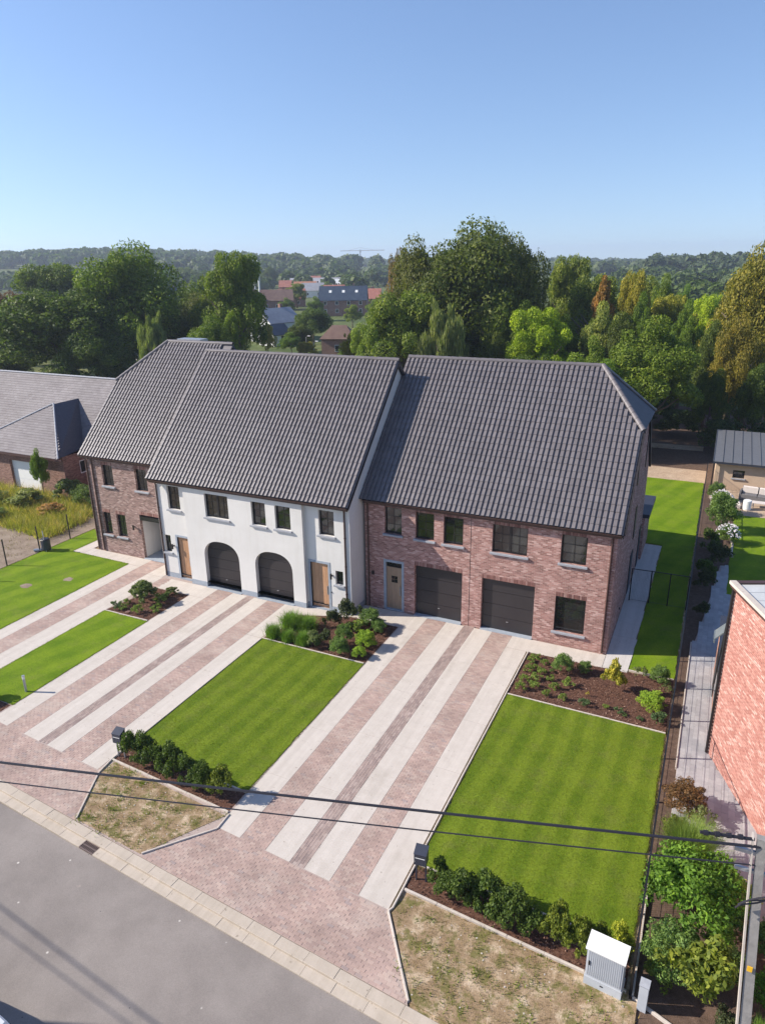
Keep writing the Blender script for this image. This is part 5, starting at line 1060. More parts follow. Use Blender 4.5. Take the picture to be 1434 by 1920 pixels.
SETS = {
'in the brick house bed': [('s', -6.17, 29.35, 0.27, 0.31), ('s', -6.32, 29.02, 0.17, 0.23), ('s', -5.64, 29.06, 0.2, 0.31), ('s', -6.2, 28.29, 0.25, 0.34), ('s', -5.98, 28.58, 0.17, 0.23), ('s', -5.61, 28.24, 0.22, 0.34), ('g', -5.21, 28.55, 0.12, 0.19), ('s', -5.73, 27.7, 0.25, 0.34), ('s', -6.17, 27.32, 0.25, 0.37), ('s', -6.16, 26.62, 0.24, 0.44), ('s', -5.62, 26.98, 0.22, 0.41), ('s', -5.1, 27.92, 0.18, 0.26), ('s', -4.79, 27.23, 0.24, 0.37), ('s', -5.0, 26.62, 0.17, 0.36), ('s', -4.3, 27.74, 0.26, 0.45), ('s', -4.29, 26.57, 0.19, 0.36), ('c', -3.36, 26.6, 0.25, 0.3), ('y', -3.38, 27.29, 0.09, 0.26), ('s', -2.51, 26.76, 0.14, 0.18), ('c', -2.03, 26.66, 0.19, 0.25), ('c', -1.16, 26.49, 0.14, 0.14), ('g', -1.73, 26.53, 0.1, 0.12), ('m', -4.74, 28.7, 0.5, 1.0), ('m', -3.8, 29.14, 0.34, 0.62), ('P', -2.39, 28.02, 0.68, 1.95), ('w', -1.5, 29.71, 0.34, 0.62), ('m', -0.66, 29.55, 0.46, 0.93), ('w', -0.35, 29.04, 0.3, 0.38), ('b', -0.75, 27.52, 0.59, 0.81), ('c', -0.4, 26.6, 0.28, 0.6)],
'in the bed above the middle lawn': [('h', -18.74, 26.12, 0.5, 0.79), ('h', -17.85, 26.06, 0.43, 0.7), ('h', -18.44, 27.33, 0.7, 0.95), ('h', -17.63, 27.55, 0.63, 0.8), ('h', -16.98, 26.13, 0.49, 0.77), ('r', -16.38, 26.15, 0.42, 0.83), ('d', -15.83, 26.27, 0.42, 1.03), ('d', -16.33, 28.0, 0.44, 1.22), ('d', -16.0, 28.83, 0.57, 1.38), ('m', -14.87, 25.97, 0.5, 0.95), ('m', -15.19, 27.05, 0.48, 1.04), ('b', -13.85, 26.06, 0.38, 0.6), ('b', -14.01, 27.08, 0.54, 0.93), ('s', -15.14, 28.25, 0.43, 0.78), ('m', -14.69, 28.99, 0.63, 1.05), ('w', -15.61, 29.3, 0.45, 0.88), ('m', -14.08, 28.6, 0.44, 0.72), ('d', -16.87, 28.03, 0.16, 0.58)],
'in the small left bed': [('c', -28.5, 25.21, 0.27, 0.46), ('s', -28.31, 25.79, 0.26, 0.37), ('s', -28.03, 25.3, 0.21, 0.32), ('s', -26.97, 25.26, 0.31, 0.53), ('r', -27.52, 26.41, 0.7, 1.3), ('s', -26.74, 26.84, 0.38, 0.55), ('s', -26.37, 26.21, 0.21, 0.36), ('s', -26.21, 25.72, 0.23, 0.36), ('r', -26.75, 27.8, 0.39, 0.46), ('g', -26.83, 27.4, 0.24, 0.32), ('f', -27.45, 25.05, 0.12, 0.13), ('r', -28.6, 26.77, 0.3, 0.66)],
'below the middle lawn': [('k', -18.45, 16.0, 0.33, 1.28), ('k', -17.75, 16.0, 0.38, 1.35), ('k', -17.08, 15.97, 0.35, 1.05), ('k', -16.38, 15.9, 0.4, 1.35), ('k', -15.6, 15.83, 0.36, 1.15), ('k', -14.96, 15.85, 0.34, 1.15), ('K', -14.05, 15.8, 0.4, 1.2), ('k', -18.1, 15.95, .3, 1.0), ('k', -16.75, 15.95, .3, .95), ('k', -15.25, 15.85, .28, .9), ('K', -14.5, 15.75, .28, .8)],
'below the right lawn': [('k', -5.75, 15.55, 0.28, 0.85), ('k', -5.35, 15.22, 0.31, 0.88), ('k', -4.85, 15.2, 0.42, 1.15), ('k', -4.05, 15.2, 0.44, 1.3), ('k', -3.32, 15.1, 0.46, 1.35), ('k', -2.77, 15.05, 0.34, 0.94), ('K', -2.03, 14.95, 0.33, 1.45), ('K', -1.37, 14.95, 0.32, 1.3), ('K', -0.91, 15.29, 0.27, 0.87), ('Y', -0.5, 15.4, 0.33, 0.95), ('k', -5.1, 15.3, .28, .8), ('k', -4.45, 15.2, .3, .9), ('k', -3.7, 15.1, .3, 1.0), ('K', -2.4, 15.0, .28, .9), ('K', -1.7, 14.9, .26, .9)],
'right of the long fence': [('B', 0.85, 21.9, 0.75, 1.1), ('w', 1.35, 21.3, 0.45, 0.8), ('G', 1.1, 19.1, 1.2, 2.1), ('L', 1.2, 16.95, 1.45, 2.7), ('V', 2.25, 18.2, 0.72, 1.1), ('m', 0.85, 15.4, 0.8, 1.6), ('K', 1.6, 14.9, 1.05, 2.0), ('m', 3.3, 16.99, 0.57, 1.3), ('L', 3.3, 15.4, 0.6, 1.3), ('h', 3.1, 14.2, 0.5, 0.9), ('s', 2.25, 16.24, 0.22, 0.38), ('m', 0.62, 17.9, 0.55, 1.1), ('m', 2.15, 15.9, 0.6, 1.0), ('m', 2.3, 17.2, 0.5, 1.1), ('K', 0.6, 20.3, 0.5, 0.9), ('d', 2.3, 14.3, .45, .7), ('K', .55, 14.9, .4, .8), ('H', 1.3, 54.6, 0.8, 1.7), ('H', 1.8, 48.6, 0.72, 1.3), ('m', 1.25, 50.8, 1.1, 2.9), ('d', 1.3, 44.3, 0.8, 1.6), ('d', 0.75, 40.5, 0.6, 1.3), ('m', .9, 57.8, 0.7, 1.5), ('d', 0.75, 36.8, 0.5, 1.0), ('k', .8, 46.7, .7, 1.5), ('k', .7, 42.2, .6, 1.2)]}
for place, L in SETS.items():
    cnt = {}
    for it in L: cnt[it[0]] = cnt.get(it[0], 0)+1
    for k in cnt:
        S = sorted([it for it in L if it[0] == k], key=lambda q: q[1])
        for i, (kk, x, y, r, h) in enumerate(S):
            adj = ADJ[k]
            if len(S) > 1:
                # rank near/far and left/right make the pointer unique
                ys_ = sorted(q[2] for q in S); rowt = 'at the front' if y <= ys_[len(S)//3] else ('at the back' if y >= ys_[-max(1, len(S)//3)] else 'midway')
                same = [q for q in S if ('at the front' if q[2] <= ys_[len(S)//3] else ('at the back' if q[2] >= ys_[-max(1, len(S)//3)] else 'midway')) == rowt]
                j = same.index((kk, x, y, r, h)); nth = ['leftmost', 'second from left', 'third from left', 'fourth from left', 'fifth from left', 'sixth from left', 'seventh from left', 'eighth from left', 'ninth from left'][j]
                if len(same) > 1 and j == len(same)-1: nth = 'rightmost'
                extra = f', {rowt}' if len(same) == 1 else f', {nth} {rowt}'
                label = f'{adj} {place}{extra}'
            else: label = f'{adj} {place}'
            gname = None if len(S) == 1 else adj+'s '+place
            nm = 'ornamental_grass' if k in 'hG' else 'shrub'
            kmod = KM[k]
            if kmod == 's' and rk.random() < .5: kmod = 's2'
            if k in 'kKY' and 'middle' in place or k in 'kKY' and 'right lawn' in place: r *= 1.22; h *= 1.05
            o = bush(kmod, x, y, r, h, G[k], label, gname, nm)
            if k == 'H':
                rg = np.random.default_rng(int(x*100)); n = 60; Dn = unit(rg.normal(size=(n, 3))); Dn[:, 2] = np.abs(Dn[:, 2]); Cc = Dn*np.array([1, 1, 1.1])
                Cc = np.repeat(Cc, 10, 0)+rg.normal(size=(n*10, 3))*.06; nr = unit(rg.normal(size=(n*10, 3))); t = unit(np.cross(nr, rg.normal(size=(n*10, 3)))); b = np.cross(nr, t)
                f = inst('flower_heads', quads_mesh('flower_heads', Cc, t*.10, b*.10, 'petal'), o, (0, 0, 0), local=True); f['kind'] = 'stuff'
# weeds and stones on the verges, wild grass on the waste ground
def scatter(name, polys, n, hr, wr, color, label, cat, seed, blades=7, clump=.12):
    rg = np.random.default_rng(seed); V = []; k = 0
    while k < n:
        P = polys[rg.integers(len(polys))]; xs = [p[0] for p in P]; ys = [p[1] for p in P]; x, y = rg.uniform(min(xs), max(xs)), rg.uniform(min(ys), max(ys))
        if not inside(x, y, P): continue
        k += 1; s = rg.uniform(.6, 1.4)
        for _ in range(blades):
            a = rg.random()*6.28; bx, by = x+rg.normal()*clump*s, y+rg.normal()*clump*s; h = rg.uniform(*hr)*s; w = rg.uniform(*wr); lx, ly = rg.normal(size=2)*h*.5
            V += [(bx-w*math.cos(a), by-w*math.sin(a), -.04), (bx+w*math.cos(a), by+w*math.sin(a), -.04), (bx+lx, by+ly, h)]
    o = bpy.data.objects.new(name, tris_mesh(name, np.array(V), 'leaf')); col.objects.link(o); o.color = (*color, 1)
    return tag(o, label, cat, kind='stuff')
VG = [[(-6.6, 14.0), (-5.1, 11.8), (.2, 11.4), (.2, 14.2), (-6.4, 14.8)]]; VM = [[(-19.0, 14.9), (-18.0, 12.85), (-14.9, 12.6), (-13.4, 15.1), (-19.0, 15.6)]]
# verge surface with soft heaps
for P, lb in ((VG[0], 'verge'), (VM[0], 'verge')):
    MB().prism(P, -.2, .004).build('verge', 'verge', kind='structure')
scatter('dry_weeds', VG+VM, 950, (.03, .10), (.004, .012), (.19, .15, .07), 'dry brown grass and weeds on the sandy verges', 'dry grass', 21, 9, .10)
scatter('green_weeds', VG+VM, 170, (.03, .10), (.010, .022), (.14, .20, .025), 'small green weeds in tufts on the sandy verges', 'weeds', 22, 26, .09)
WG = [[(-60, 33), (-40.5, 31), (-41.5, 38.0), (-60, 38.0)]]; WG2 = [[(-62, 22), (-39.6, 22), (-39.6, 36), (-62, 38)]]
scatter('wild_grass', WG, 1900, (.25, .75), (.01, .03), (.26, .27, .06), 'tall wild grass before the low slate roofed house', 'wild grass', 23, 12, .2)
scatter('wild_straw', WG, 700, (.25, .8), (.01, .025), (.46, .36, .17), 'straw coloured wild grass before the low slate roofed house', 'wild grass', 24, 12, .2)
scatter('ground_weeds', WG2, 600, (.05, .15), (.01, .02), (.16, .14, .06), 'scattered weeds on the bare waste ground', 'weeds', 25, 8, .15)
rg = np.random.default_rng(31); m = MB()
for P in VG+VM+WG2:
    xs = [p[0] for p in P]; ys = [p[1] for p in P]
    for _ in range(170):
        x, y = rg.uniform(min(xs), max(xs)), rg.uniform(min(ys), max(ys))
        if not inside(x, y, P): continue
        s = rg.uniform(.008, .028); h = rg.uniform(.6, 1.2)*s; a = rg.random()*6.28
        q = [(x+s*math.cos(a+t*1.26)*rg.uniform(.7, 1.2), y+s*math.sin(a+t*1.26)*rg.uniform(.7, 1.2)) for t in range(5)]
        m.prism(q, -.05, h-.01)
m.build('pebbles', 'edging', label='small pale stones lying on the dry verges', cat='stones', kind='stuff')
# left waste ground shrubs and the sapling by the old garage
for i, (x, y, r, h, c, lb) in enumerate(((-46.2, 37.9, 1.2, 1.7, (.10, .13, .05), 'grey green wild shrub below the old house corner'), (-43.5, 37.5, 1.3, 1.8, (.09, .13, .04), 'leafy wild shrub against the left brick house'), (-48.0, 35.5, 1.5, 1.3, (.15, .17, .06), 'pale wild shrub left of the grey green one'),
    (-51.5, 34.5, 1.6, 1.1, (.13, .15, .05), 'broad wild shrub at the left edge of the waste ground'), (-44.8, 34.8, 1.1, .8, (.26, .16, .07), 'rusty orange dry shrub on the waste ground'), (-47.5, 32.3, 1.0, .9, (.12, .17, .05), 'light green wild shrub above the fence posts'), (-53.5, 31.5, 1.3, 1.0, (.16, .15, .06), 'yellowish wild shrub at the left edge near the posts'), (-50, 30.2, .9, .6, (.14, .14, .06), 'low scrubby plant on the bare ground left'), (-41.3, 36.8, .9, 1.6, (.08, .11, .04), 'tall weeds shrub in the shadow of the brick house'))):
    bush('L' if i % 2 else 'n', x, y, r, h, c, lb, 'wild shrubs on the waste ground')
tree('m', -48.3, 37.4, 4.0, .75, 'thin young tree in front of the white garage door', bare=.1, group=None)
for x, y, r, h, lb in ((-29.6, 15.9, .9, 1.3, 'dark hedge shrub cut by the left edge below the bollard lamp'),): bush('k', x+1.6, y, .75, h, G['k'], lb)
# ================================================================== TREES
LST = [('a', -78.7, 80, 19.6, 7.9, 'tallest dark green tree of the left group, behind the slate roof'), ('b', -82.5, 72, 14.9, 9.3, 'broad dark tree standing right behind the old slate roof'), ('e', -128.2, 110, 18.4, 8.8, 'lighter green round tree far left behind the dark ones'),
('F', -63.6, 85, 19.6, 5.0, 'tall yellow green poplar like tree left of the village gap'), ('w', -65.1, 70, 12.3, 2.1, 'small grey green weeping tree behind the left end of the row'), ('d', -120, 92, 13.5, 4.1, 'purple brown tree at the left edge'),
('D', -29.9, 88, 21.2, 7.8, 'very tall dark tree rising highest behind the middle of the row'), ('D', -36, 86, 19.4, 4.2, 'tall dark tree leaning on the left side of the highest tree'), ('c', -41.3, 92, 20.6, 1.9, 'thin half bare tree against the sky beside the crane'),
('g', -33.9, 77, 14.8, 5.0, 'mid green birch like tree right of the village gap'), ('w', -28.4, 76, 13.8, 2.7, 'grey green willow in front of the highest tree'), ('w', -23.8, 92, 16.8, 3.3, 'drooping willow right of the highest tree'),
('g', -20.9, 105, 18.5, 3.5, 'tall slender green tree behind the drooping willow'), ('r', -14.1, 92, 16.6, 2.9, 'rust brown conifer in the right group'), ('y', -10.9, 96, 16.6, 2.4, 'yellow olive tree right of the rust brown conifer'),
('Y', -18.7, 80, 13.0, 3.9, 'bright yellow green tree above the right brick roof'), ('p', -12.9, 84, 12.5, 2.8, 'pale feathery tree right of the bright yellow green one'), ('m', -5.6, 71.5, 12.1, 4.7, 'large leafy green tree behind the right gable with visible trunk'),
('o', 2.6, 86, 18.0, 4.6, 'brown olive tree cut by the right edge of the photo'), ('m', -8.5, 110, 14.7, 2.7, 'green tree far behind the large right tree'), ('Y', -2.7, 118, 12.7, 3.1, 'lime green tree in front of the distant fields')]
for t in LST: tree(*t[:5], t[5], bare=.14 if t[1] == -5.6 else .08, group=None)
FIL = [('b', -102.6, 80.0, 9.6, 7.0), ('a', -83.5, 100.0, 14.0, 4.6), ('e', -86.0, 112.0, 13.0, 4.6), ('m', -108.0, 150.0, 12.5, 5.5), ('b', -73.0, 84.0, 10.5, 3.4), ('D', -80.0, 96.0, 12.5, 3.6), ('b', -75.8, 70.0, 9.6, 5.5), ('a', -69.9, 88.0, 13.1, 4.7), ('b', -62.9, 72.0, 8.4, 3.0), ('a', -61.3, 76.0, 10.8, 3.3), ('f', -60.6, 80.0, 11.0, 1.8), ('b', -91.0, 68.0, 6.8, 3.2), ('e', -123.6, 100.0, 10.6, 5.8), ('a', -87.2, 92.0, 14.9, 4.4), ('e', -105.5, 120.0, 7.5, 3.5), ('g', -36.9, 74.0, 11.5, 2.6), ('y', -48.9, 92.0, 8.2, 1.7), ('b', -29.9, 82.0, 11.0, 3.9), ('a', -25.0, 84.0, 13.4, 3.1), ('b', -23.4, 78.0, 10.3, 1.8), ('m', -17.6, 88.0, 10.8, 2.5), ('g', -17.0, 99.0, 13.7, 2.7), ('b', -10.4, 82.0, 11.4, 2.2), ('m', -9.5, 92.0, 13.1, 2.1), ('m', -4.4, 92.0, 12.3, 2.2), ('b', -1.1, 84.0, 11.5, 2.0), ('o', 0.9, 80.0, 11.8, 2.1), ('Y', 0.6, 120.0, 11.8, 2.4), ('m', -7.7, 150.0, 12.0, 2.3), ('g', -11.5, 130.0, 12.8, 2.0), ('m', -12.3, 76.0, 9.7, 2.3), ('b', -0.6, 76.0, 7.6, 1.6), ('b', 3.4, 76.0, 8.2, 2.0), ('m', -12.5, 67.5, 9.0, 3.2), ('b', -16.5, 69.5, 9.0, 3.4), ('b', -8.2, 72.5, 9.5, 2.8), ('m', -9.5, 67.5, 8.6, 3.0), ('D', -32.5, 84.0, 17.5, 4.6), ('D', -24.5, 90.0, 19.5, 4.6), ('D', -28, 94.0, 20.8, 4.6), ('g', -16.5, 100.0, 16.0, 4.0), ('y', -6.5, 100.0, 13.5, 3.2), ('g', 3.5, 96.0, 14.0, 3.2), ('g', -13.0, 118.0, 15.5, 4.0), ('e', -111.0, 95.0, 12.5, 6.0), ('b', -12.0, 86.0, 12.0, 3.2), ('m', -21.5, 84.0, 12.5, 3.0), ('b', -84.8, 142.0, 7.7, 4.7), ('b', -79.6, 128.0, 5.7, 3.1), ('m', -78.1, 122.0, 4.3, 2.5), ('y', -72.0, 118.0, 3.4, 2.0), ('y', -78.8, 115.0, 6.9, 1.5), ('g', -156.2, 250.0, 9.5, 4.3), ('m', -138.9, 215.0, 5.5, 3.2), ('b', -282.6, 420.0, 14.0, 5.5), ('m', -188.0, 330.0, 6.9, 4.3), ('b', -76.4, 140.0, 4.4, 1.7), ('g', -83.2, 170.0, 8.4, 2.3), ('m', -118.4, 200.0, 6.8, 2.9), ('g', -94.7, 180.0, 6.3, 2.5), ('m', -57.5, 108.0, 4.9, 2.0), ('r', -163.5, 230.0, 10.2, 4.8), ('m', -266.0, 300.0, 13.1, 7.0), ('e', -354.9, 420.0, 14.6, 9.4), ('m', -181.1, 200.0, 5.9, 4.8)]
KN = {'D': 'deep green tall', 'a': 'dark broad', 'b': 'low very dark', 'e': 'rounded soft green', 'f': 'narrow yellow green', 'w': 'weeping', 'g': 'slim mid green', 'r': 'brownish', 'y': 'olive yellow', 'Y': 'lime green', 'p': 'pale', 'm': 'fresh green', 'o': 'brown olive'}
def where(x, y):
    px = x/y
    if y > 180: z = 'among distant roofs'
    elif y > 108: z = 'near the village'
    else: z = 'behind the houses'
    s = 'far left' if px < -1.05 else 'left' if px < -.8 else 'left of the village gap' if px < -.66 else 'beside the village gap' if px < -.42 else 'above the middle roof' if px < -.25 else 'above the right roof' if px < -.12 else 'near the right gable' if px < -.04 else 'right edge'
    return f'{z}, {s}'
seen = {}
for t in FIL:
    lb = f'{KN[t[0]]} tree {where(t[1], t[2])}'
    seen.setdefault(lb, []).append(t)
for lb, ts in seen.items():
    ts.sort(key=lambda q: q[2])
    for i, t in enumerate(ts):
        l2 = lb if len(ts) == 1 else lb+(', nearest of them' if i == 0 else ', farthest of them' if i == len(ts)-1 else ', '+('second', 'third', 'fourth', 'fifth')[i-1]+' nearest')
        tree(*t, l2, bare=.04, group='background trees')
for i, (x, y, r, h) in enumerate([(-95, 64, 3, 2.5), (-88, 63.5, 2.6, 2.2), (-80, 64, 3, 2.8), (-72, 64.5, 2.5, 2.4), (-66, 65, 2.5, 2.2), (-60, 66, 2.2, 2.0), (-54, 67, 2.4, 2.2), (-28, 72, 2.6, 3), (-22, 73, 2.4, 2.6), (-17, 73, 2.2, 2.6), (-11, 79, 2.4, 3), (-6, 84, 2.4, 3), (1, 73.5, 2.2, 3.4), (5, 73.5, 2.4, 3.6), (-3.2, 78.5, 2.2, 3.0), (-7.6, 68.8, 1.4, 1.7), (-91, 61, 3.2, 3.0)]):
    spot = ['far left above the slate roof', 'left, above the slate roof ridge', 'behind the slate roof middle', 'where slate roof and brick roof meet', 'left of the leftmost ridge', 'behind the leftmost ridge', 'left of the village gap', 'under the willow', 'right of the willow foot', 'under the bright yellow green tree', 'behind the right hip', 'behind the large leafy tree', 'behind the garden shed', 'right behind the garden shed', 'closing the end of the side lawn', 'at the foot of the large leafy tree', 'just over the slate ridge at the left'][i]
    o = bush('L', x, y, r, h, (.035, .06, .018), 'dark undergrowth shrub '+spot, 'undergrowth shrubs under the tree belt')
# far woods: masses nobody could count
def forest(name, spots, color, label, seed, per=120):
    rg = np.random.default_rng(seed); Cs, As, Bs = [], [], []
    for x, y, h, r in spots:
        z0 = hgt(x, y)-.3; n = per; d = unit(rg.normal(size=(n, 3))); d[:, 2] = np.abs(d[:, 2])**.8*np.sign(rg.random(n)-.12)
        rr = rg.uniform(.75, 1.05, (n, 1)); C = d*rr*np.array([r, r, h*.55])+np.array([x, y, z0+h*.45]); nr = unit(d+rg.normal(size=(n, 3))*.55); t = unit(np.cross(nr, rg.normal(size=(n, 3)))); b = np.cross(nr, t)
        s = r*rg.uniform(.3, .6, (n, 1)); Cs.append(C); As.append(t*s); Bs.append(b*s)
    o = bpy.data.objects.new(name, quads_mesh(name, np.concatenate(Cs), np.concatenate(As), np.concatenate(Bs))); col.objects.link(o); o.color = (*color, 1)
    return tag(o, label, 'wood', kind='stuff')
rg = np.random.default_rng(77)
def band(x0, x1, y0, y1, n, h, r): return [(rg.uniform(x0, x1), rg.uniform(y0, y1), rg.uniform(*h), rg.uniform(*r)) for _ in range(n)]
forest('wooded_hill', band(-1250, -540, 560, 900, 520, (12, 18), (8, 13)), (.065, .10, .035), 'wooded hill with rounded tree crowns on the far left', 1, 110)
forest('wooded_hill', band(-560, -250, 560, 760, 120, (8, 18), (7, 13)), (.075, .105, .05), 'far tree belt behind the village', 2, 110)
forest('far_wood', band(-250, 330, 700, 1000, 230, (5, 12), (7, 13)), (.08, .11, .05), 'far tree line along the horizon in the middle and right', 3, 90)
forest('far_wood', band(-60, 40, 560, 680, 46, (12, 18), (5, 9)), (.05, .075, .035), 'dark far wood above the distant fields at the right', 4, 140)
forest('far_wood', band(-1700, 900, 1100, 1500, 460, (6, 16), (16, 26)), (.065, .095, .045), 'most distant wooded ridge on the horizon', 5, 60)
forest('far_wood', band(-42, 14, 180, 330, 46, (5, 9), (3, 5)), (.06, .095, .02), 'belt of mixed trees beyond the right gardens', 6, 220)
forest('far_wood', band(-560, -250, 330, 540, 130, (7, 12), (5, 8)), (.055, .085, .03), 'trees of the fields left of the village', 8, 140)
forest('far_wood', band(-70, 70, 300, 560, 110, (6, 11), (4, 7)), (.075, .11, .04), 'scattered field trees at the far right', 9, 140)
forest('far_wood', band(-420, -150, 330, 520, 60, (6, 11), (4, 7)), (.06, .09, .03), 'garden trees between the distant village roofs', 7, 140)
MB().prism([(-34, 420), (-8, 420), (-4, 520), (-45, 520)], -.4, -.1).build('stubble_field', 'wheat', kind='structure')
MB().prism([(-90, 250), (60, 250), (60, 420), (-90, 420)], -.4, -.15).build('far_meadow', 'field', kind='structure')
# ================================================================== VILLAGE
def vhouse(x, y, w, d, eave, ridge, rz, wallm, roofm, label, wins=3, hip=False, name='house', skyl=0, chim=True):
    e = empty(name, (x, y, -.2), label, 'house', rz=R_(rz)); hw, hd = w/2, d/2
    m = MB(); m.poly([(-hw, -hd, 0), (hw, -hd, 0), (hw, -hd, eave), (-hw, -hd, eave)]); m.poly([(hw, hd, 0), (-hw, hd, 0), (-hw, hd, eave), (hw, hd, eave)])
    t = 0 if hip else 1
    for s in (1, -1):
        g = [(s*hw, -hd*s, 0), (s*hw, hd*s, 0), (s*hw, hd*s, eave)]+([(s*hw, 0, ridge-.1)] if t else [])+[(s*hw, -hd*s, eave)]; m.poly(g)
    m.build('wall', wallm, e, local=True)
    k = hw*.55 if hip else -.3; o = .35
    r = MB().slab([(-hw-o, -hd-o, eave-.15), (hw+o, -hd-o, eave-.15), (hw-k, 0, ridge), (-hw+k, 0, ridge)], .15).slab([(hw+o, hd+o, eave-.15), (-hw-o, hd+o, eave-.15), (-hw+k, 0, ridge), (hw-k, 0, ridge)], .15)
    if hip: r.slab([(hw+o, -hd-o, eave-.15), (hw+o, hd+o, eave-.15), (hw-k, 0, ridge)], .15).slab([(-hw-o, hd+o, eave-.15), (-hw-o, -hd-o, eave-.15), (-hw+k, 0, ridge)], .15)
    ro = r.build('roof', roofm, e, local=True)
    for i in range(skyl):
        a = -hw*.6+i*w*.28; p = lambda u, v: (u, -hd+(hd)*v, eave+(ridge-eave)*v+.08); MB().slab([p(a, .45), p(a+.9, .45), p(a+.9, .68), p(a, .68)], .06).build('rooflight', 'slatew', ro, local=True)
    if chim: MB().box(hw*.4, hw*.4+.7, .2, .9, ridge-1.2, ridge+.8).build('chimney', 'brick_old', ro, local=True)
    for i in range(wins):
        for z in ((1.0, 2.3), (3.6, 4.9)):
            if z[1] > eave: continue
            a = -hw+w*(i+.5)/wins; q = MB().box(a-.55, a+.55, -hd-.06, -hd-.005, z[0], z[1]).build('window', 'slatew', e, local=True); MB().box(a-.45, a+.45, -hd-.075, -hd-.062, z[0]+.1, z[1]-.1).build('pane', 'glass', q, local=True)
    for z in ((1.0, 2.2), (3.6, 4.8)):
        if z[1] < eave+1.2: q = MB().box(hw+.005, hw+.06, -.5, .5, *z).build('window', 'slatew', e, local=True); MB().box(hw+.062, hw+.07, -.4, .4, z[0]+.1, z[1]-.1).build('pane', 'glass', q, local=True)
    return e
vhouse(-97.5, 146, 9, 8, 4.6, 7.6, 72, 'slatew', 'greyroof', 'white gabled house with dark roof in the village gap, the nearest white one', 2)
vhouse(-92.8, 138.5, 5, 5.4, 2.6, 4.6, 72, 'slatew', 'blueroof', 'low white outbuilding in front of the nearest white village house', 1, chim=False)
vhouse(-69.8, 127, 6.4, 5, 3.6, 5.9, 18, 'brick_orange', 'brownroof', 'small square orange brick house with pyramid roof just above the white house ridge', 1, True, chim=False)
vhouse(-121, 224, 16, 9.5, 5.2, 9.6, 24, 'brick_old', 'blueroof', 'brick house with large dark blue roof and small skylights', 4, skyl=3)
vhouse(-159, 240, 12, 9, 3.8, 7.6, 35, 'brick_old', 'brownroof', 'brown tiled house left of the dark blue roof', 3)
vhouse(-226, 395, 42, 12, 4.4, 7.8, 22, 'greyroof', 'greyroof', 'long grey roofed barn behind the village houses', 6, chim=False)
vhouse(-207, 380, 9, 8, 4, 7.4, 30, 'slatew', 'slatew', 'small house with pale white roof behind the dark blue roof', 2)
vhouse(-148, 296, 8, 7, 3.2, 5.6, 25, 'slatew', 'orangeroof', 'small house with orange roof right of the blue roofed house', 2)
vhouse(-258, 431, 14, 9, 4, 8, 28, 'brick_old', 'redroof', 'house with pinkish red roof left of the long barn', 3)
vhouse(-178, 320, 10, 8, 3.4, 6.4, 30, 'brick_old', 'redroof', 'red roofed house half hidden by trees in the village', 2)
vhouse(-336, 381, 12, 9, 4, 7.6, 35, 'brick_old', 'redroof', 'pink red roof between the two left tree groups', 3)
vhouse(-262, 297, 10, 8, 3, 5.6, 35, 'slatew', 'blueroof', 'dark blue roof below the pink red one at the left', 2)
vhouse(-35, 491, 9, 7, 3.4, 6.4, 20, 'slatew', 'slatew', 'distant white house right of the rust brown conifer', 2)
vhouse(-18, 351, 5, 5, 2.4, 3.6, 20, 'slatew', 'blueroof', 'tiny blue roofed hut in the far fields at the right', 1, chim=False)
vhouse(-168, 110, 9, 8, 3.2, 5.8, 40, 'slatew', 'brownroof', 'house at the far left edge behind the trees', 2)
for x_, y_, w_, rf_, rz_, lb_ in ((-166, 262, 11, 'redroof', 30, 'red roofed house between the brown roof and the blue roof'), (-133, 266, 11, 'redroof', 22, 'red roofed house peeping out right behind the blue roof'), (-196, 330, 11, 'greyroof', 30, 'grey roofed house behind the brown roofed one'),
    (-184, 350, 10, 'redroof', 25, 'red roofed house in front of the long barn'), (-214, 352, 12, 'orangeroof', 32, 'orange roofed house left in front of the long barn'), (-236, 372, 13, 'redroof', 28, 'big pinkish red roof in the far village'), (-128, 246, 8, 'orangeroof', 20, 'low orange roof right of the blue roofed house'), (-172, 410, 14, 'brownroof', 20, 'brown roof at the far end of the village'), (-143, 330, 10, 'slatew', 30, 'pale roofed house before the half bare tree')):
    vhouse(x_, y_, w_, 8, 3.4, 7.0, rz_, 'slatew' if rf_ == 'greyroof' else 'brick_old', rf_, lb_, 2)
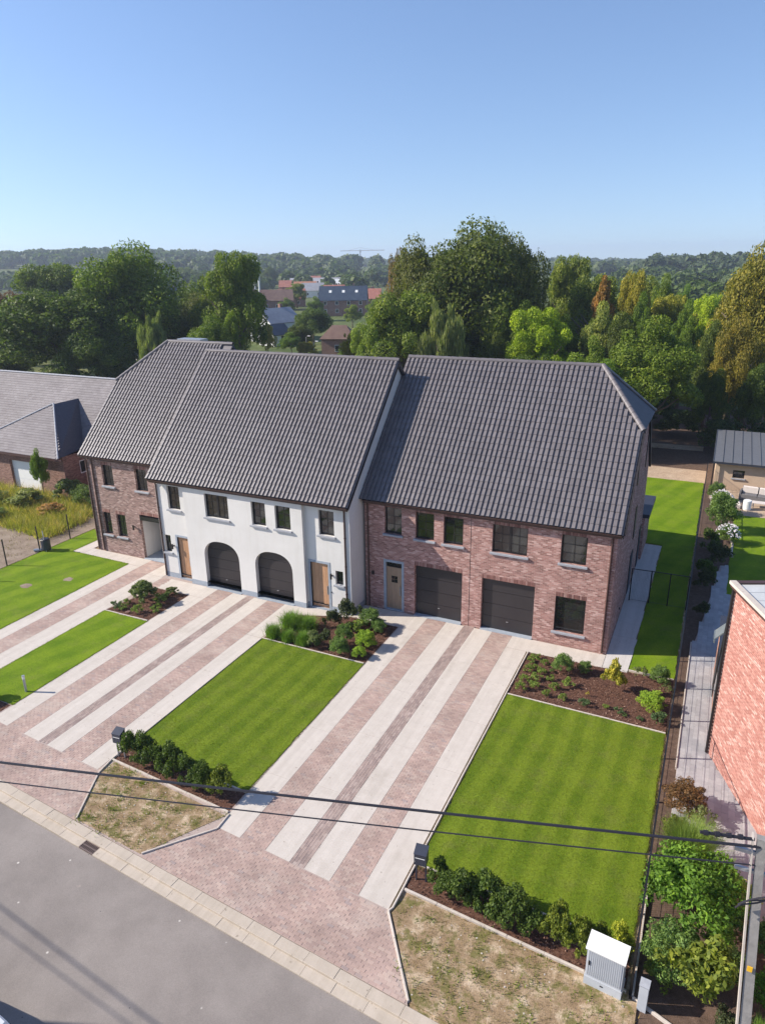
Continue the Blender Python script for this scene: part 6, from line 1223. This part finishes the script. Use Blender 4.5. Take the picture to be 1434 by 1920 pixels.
ms = empty('chimney_mast', (-176, 250, 0), 'pair of tall thin white masts beside the poplar like tree', 'masts')
for dx, h in ((0, 19.2), (2.4, 18.6)): MB().tube([(dx, 0, 0), (dx, 0, h)], .38, 8).build('mast', 'slatew', ms, local=True)
cr = empty('tower_crane', (-459, 900, 1.5), 'thin tower crane on the horizon beside the half bare tree', 'crane')
m = MB(); m.tube([(0, 0, 0), (0, 0, 28.5)], .7, 4); m.build('mast', 'metal', cr, local=True); j = MB(); j.box(-30, 36, -.35, .35, 26.6, 27.6); j.build('jib', 'metal', cr, local=True); MB().tube([(0, 0, 31), (20, 0, 27.6)], .15, 4).tube([(0, 0, 31), (-18, 0, 27.6)], .15, 4).build('tie', 'metal', cr, local=True); MB().box(-.9, .9, -.9, .9, 24.6, 26.5).build('cab', 'metal', cr, local=True)
for x, y, lb in ((-77, 126, 'street lamp left of the small orange brick house'), (-70.5, 118, 'small sign post right of the street lamp in the village gap')):
    e = empty('street_lamp', (x, y, 0), lb, 'street lamp'); MB().tube([(0, 0, 0), (0, 0, 3.2), (.5, 0, 3.5)], .07, 6).build('post', 'metal', e, local=True); MB().box(.4, 1.0, -.12, .12, 3.42, 3.55).build('lamp_head', 'white', e, local=True)
MB().prism([(-150, 112), (-50, 100), (-50, 106), (-150, 119)], -.4, -.03).build('village_lane', 'asphalt', kind='structure')
# ------------------------------------------------------------------ haze
hz = MB().box(-2650, 2650, -320, 3450, -2.2, 60); ho = hz.build('haze', 'white', kind='stuff')
hm = bpy.data.materials.new('haze_air'); hm.use_nodes = True; ht = hm.node_tree; ht.nodes.clear(); oo = ht.nodes.new('ShaderNodeOutputMaterial'); pv_ = ht.nodes.new('ShaderNodeVolumePrincipled')
pv_.inputs['Color'].default_value = (0.72, 0.82, 1.0, 1); pv_.inputs['Density'].default_value = 0.00028; pv_.inputs['Anisotropy'].default_value = 0.2
ht.links.new(pv_.outputs[0], oo.inputs['Volume']); ho.data.materials.clear(); ho.data.materials.append(hm)
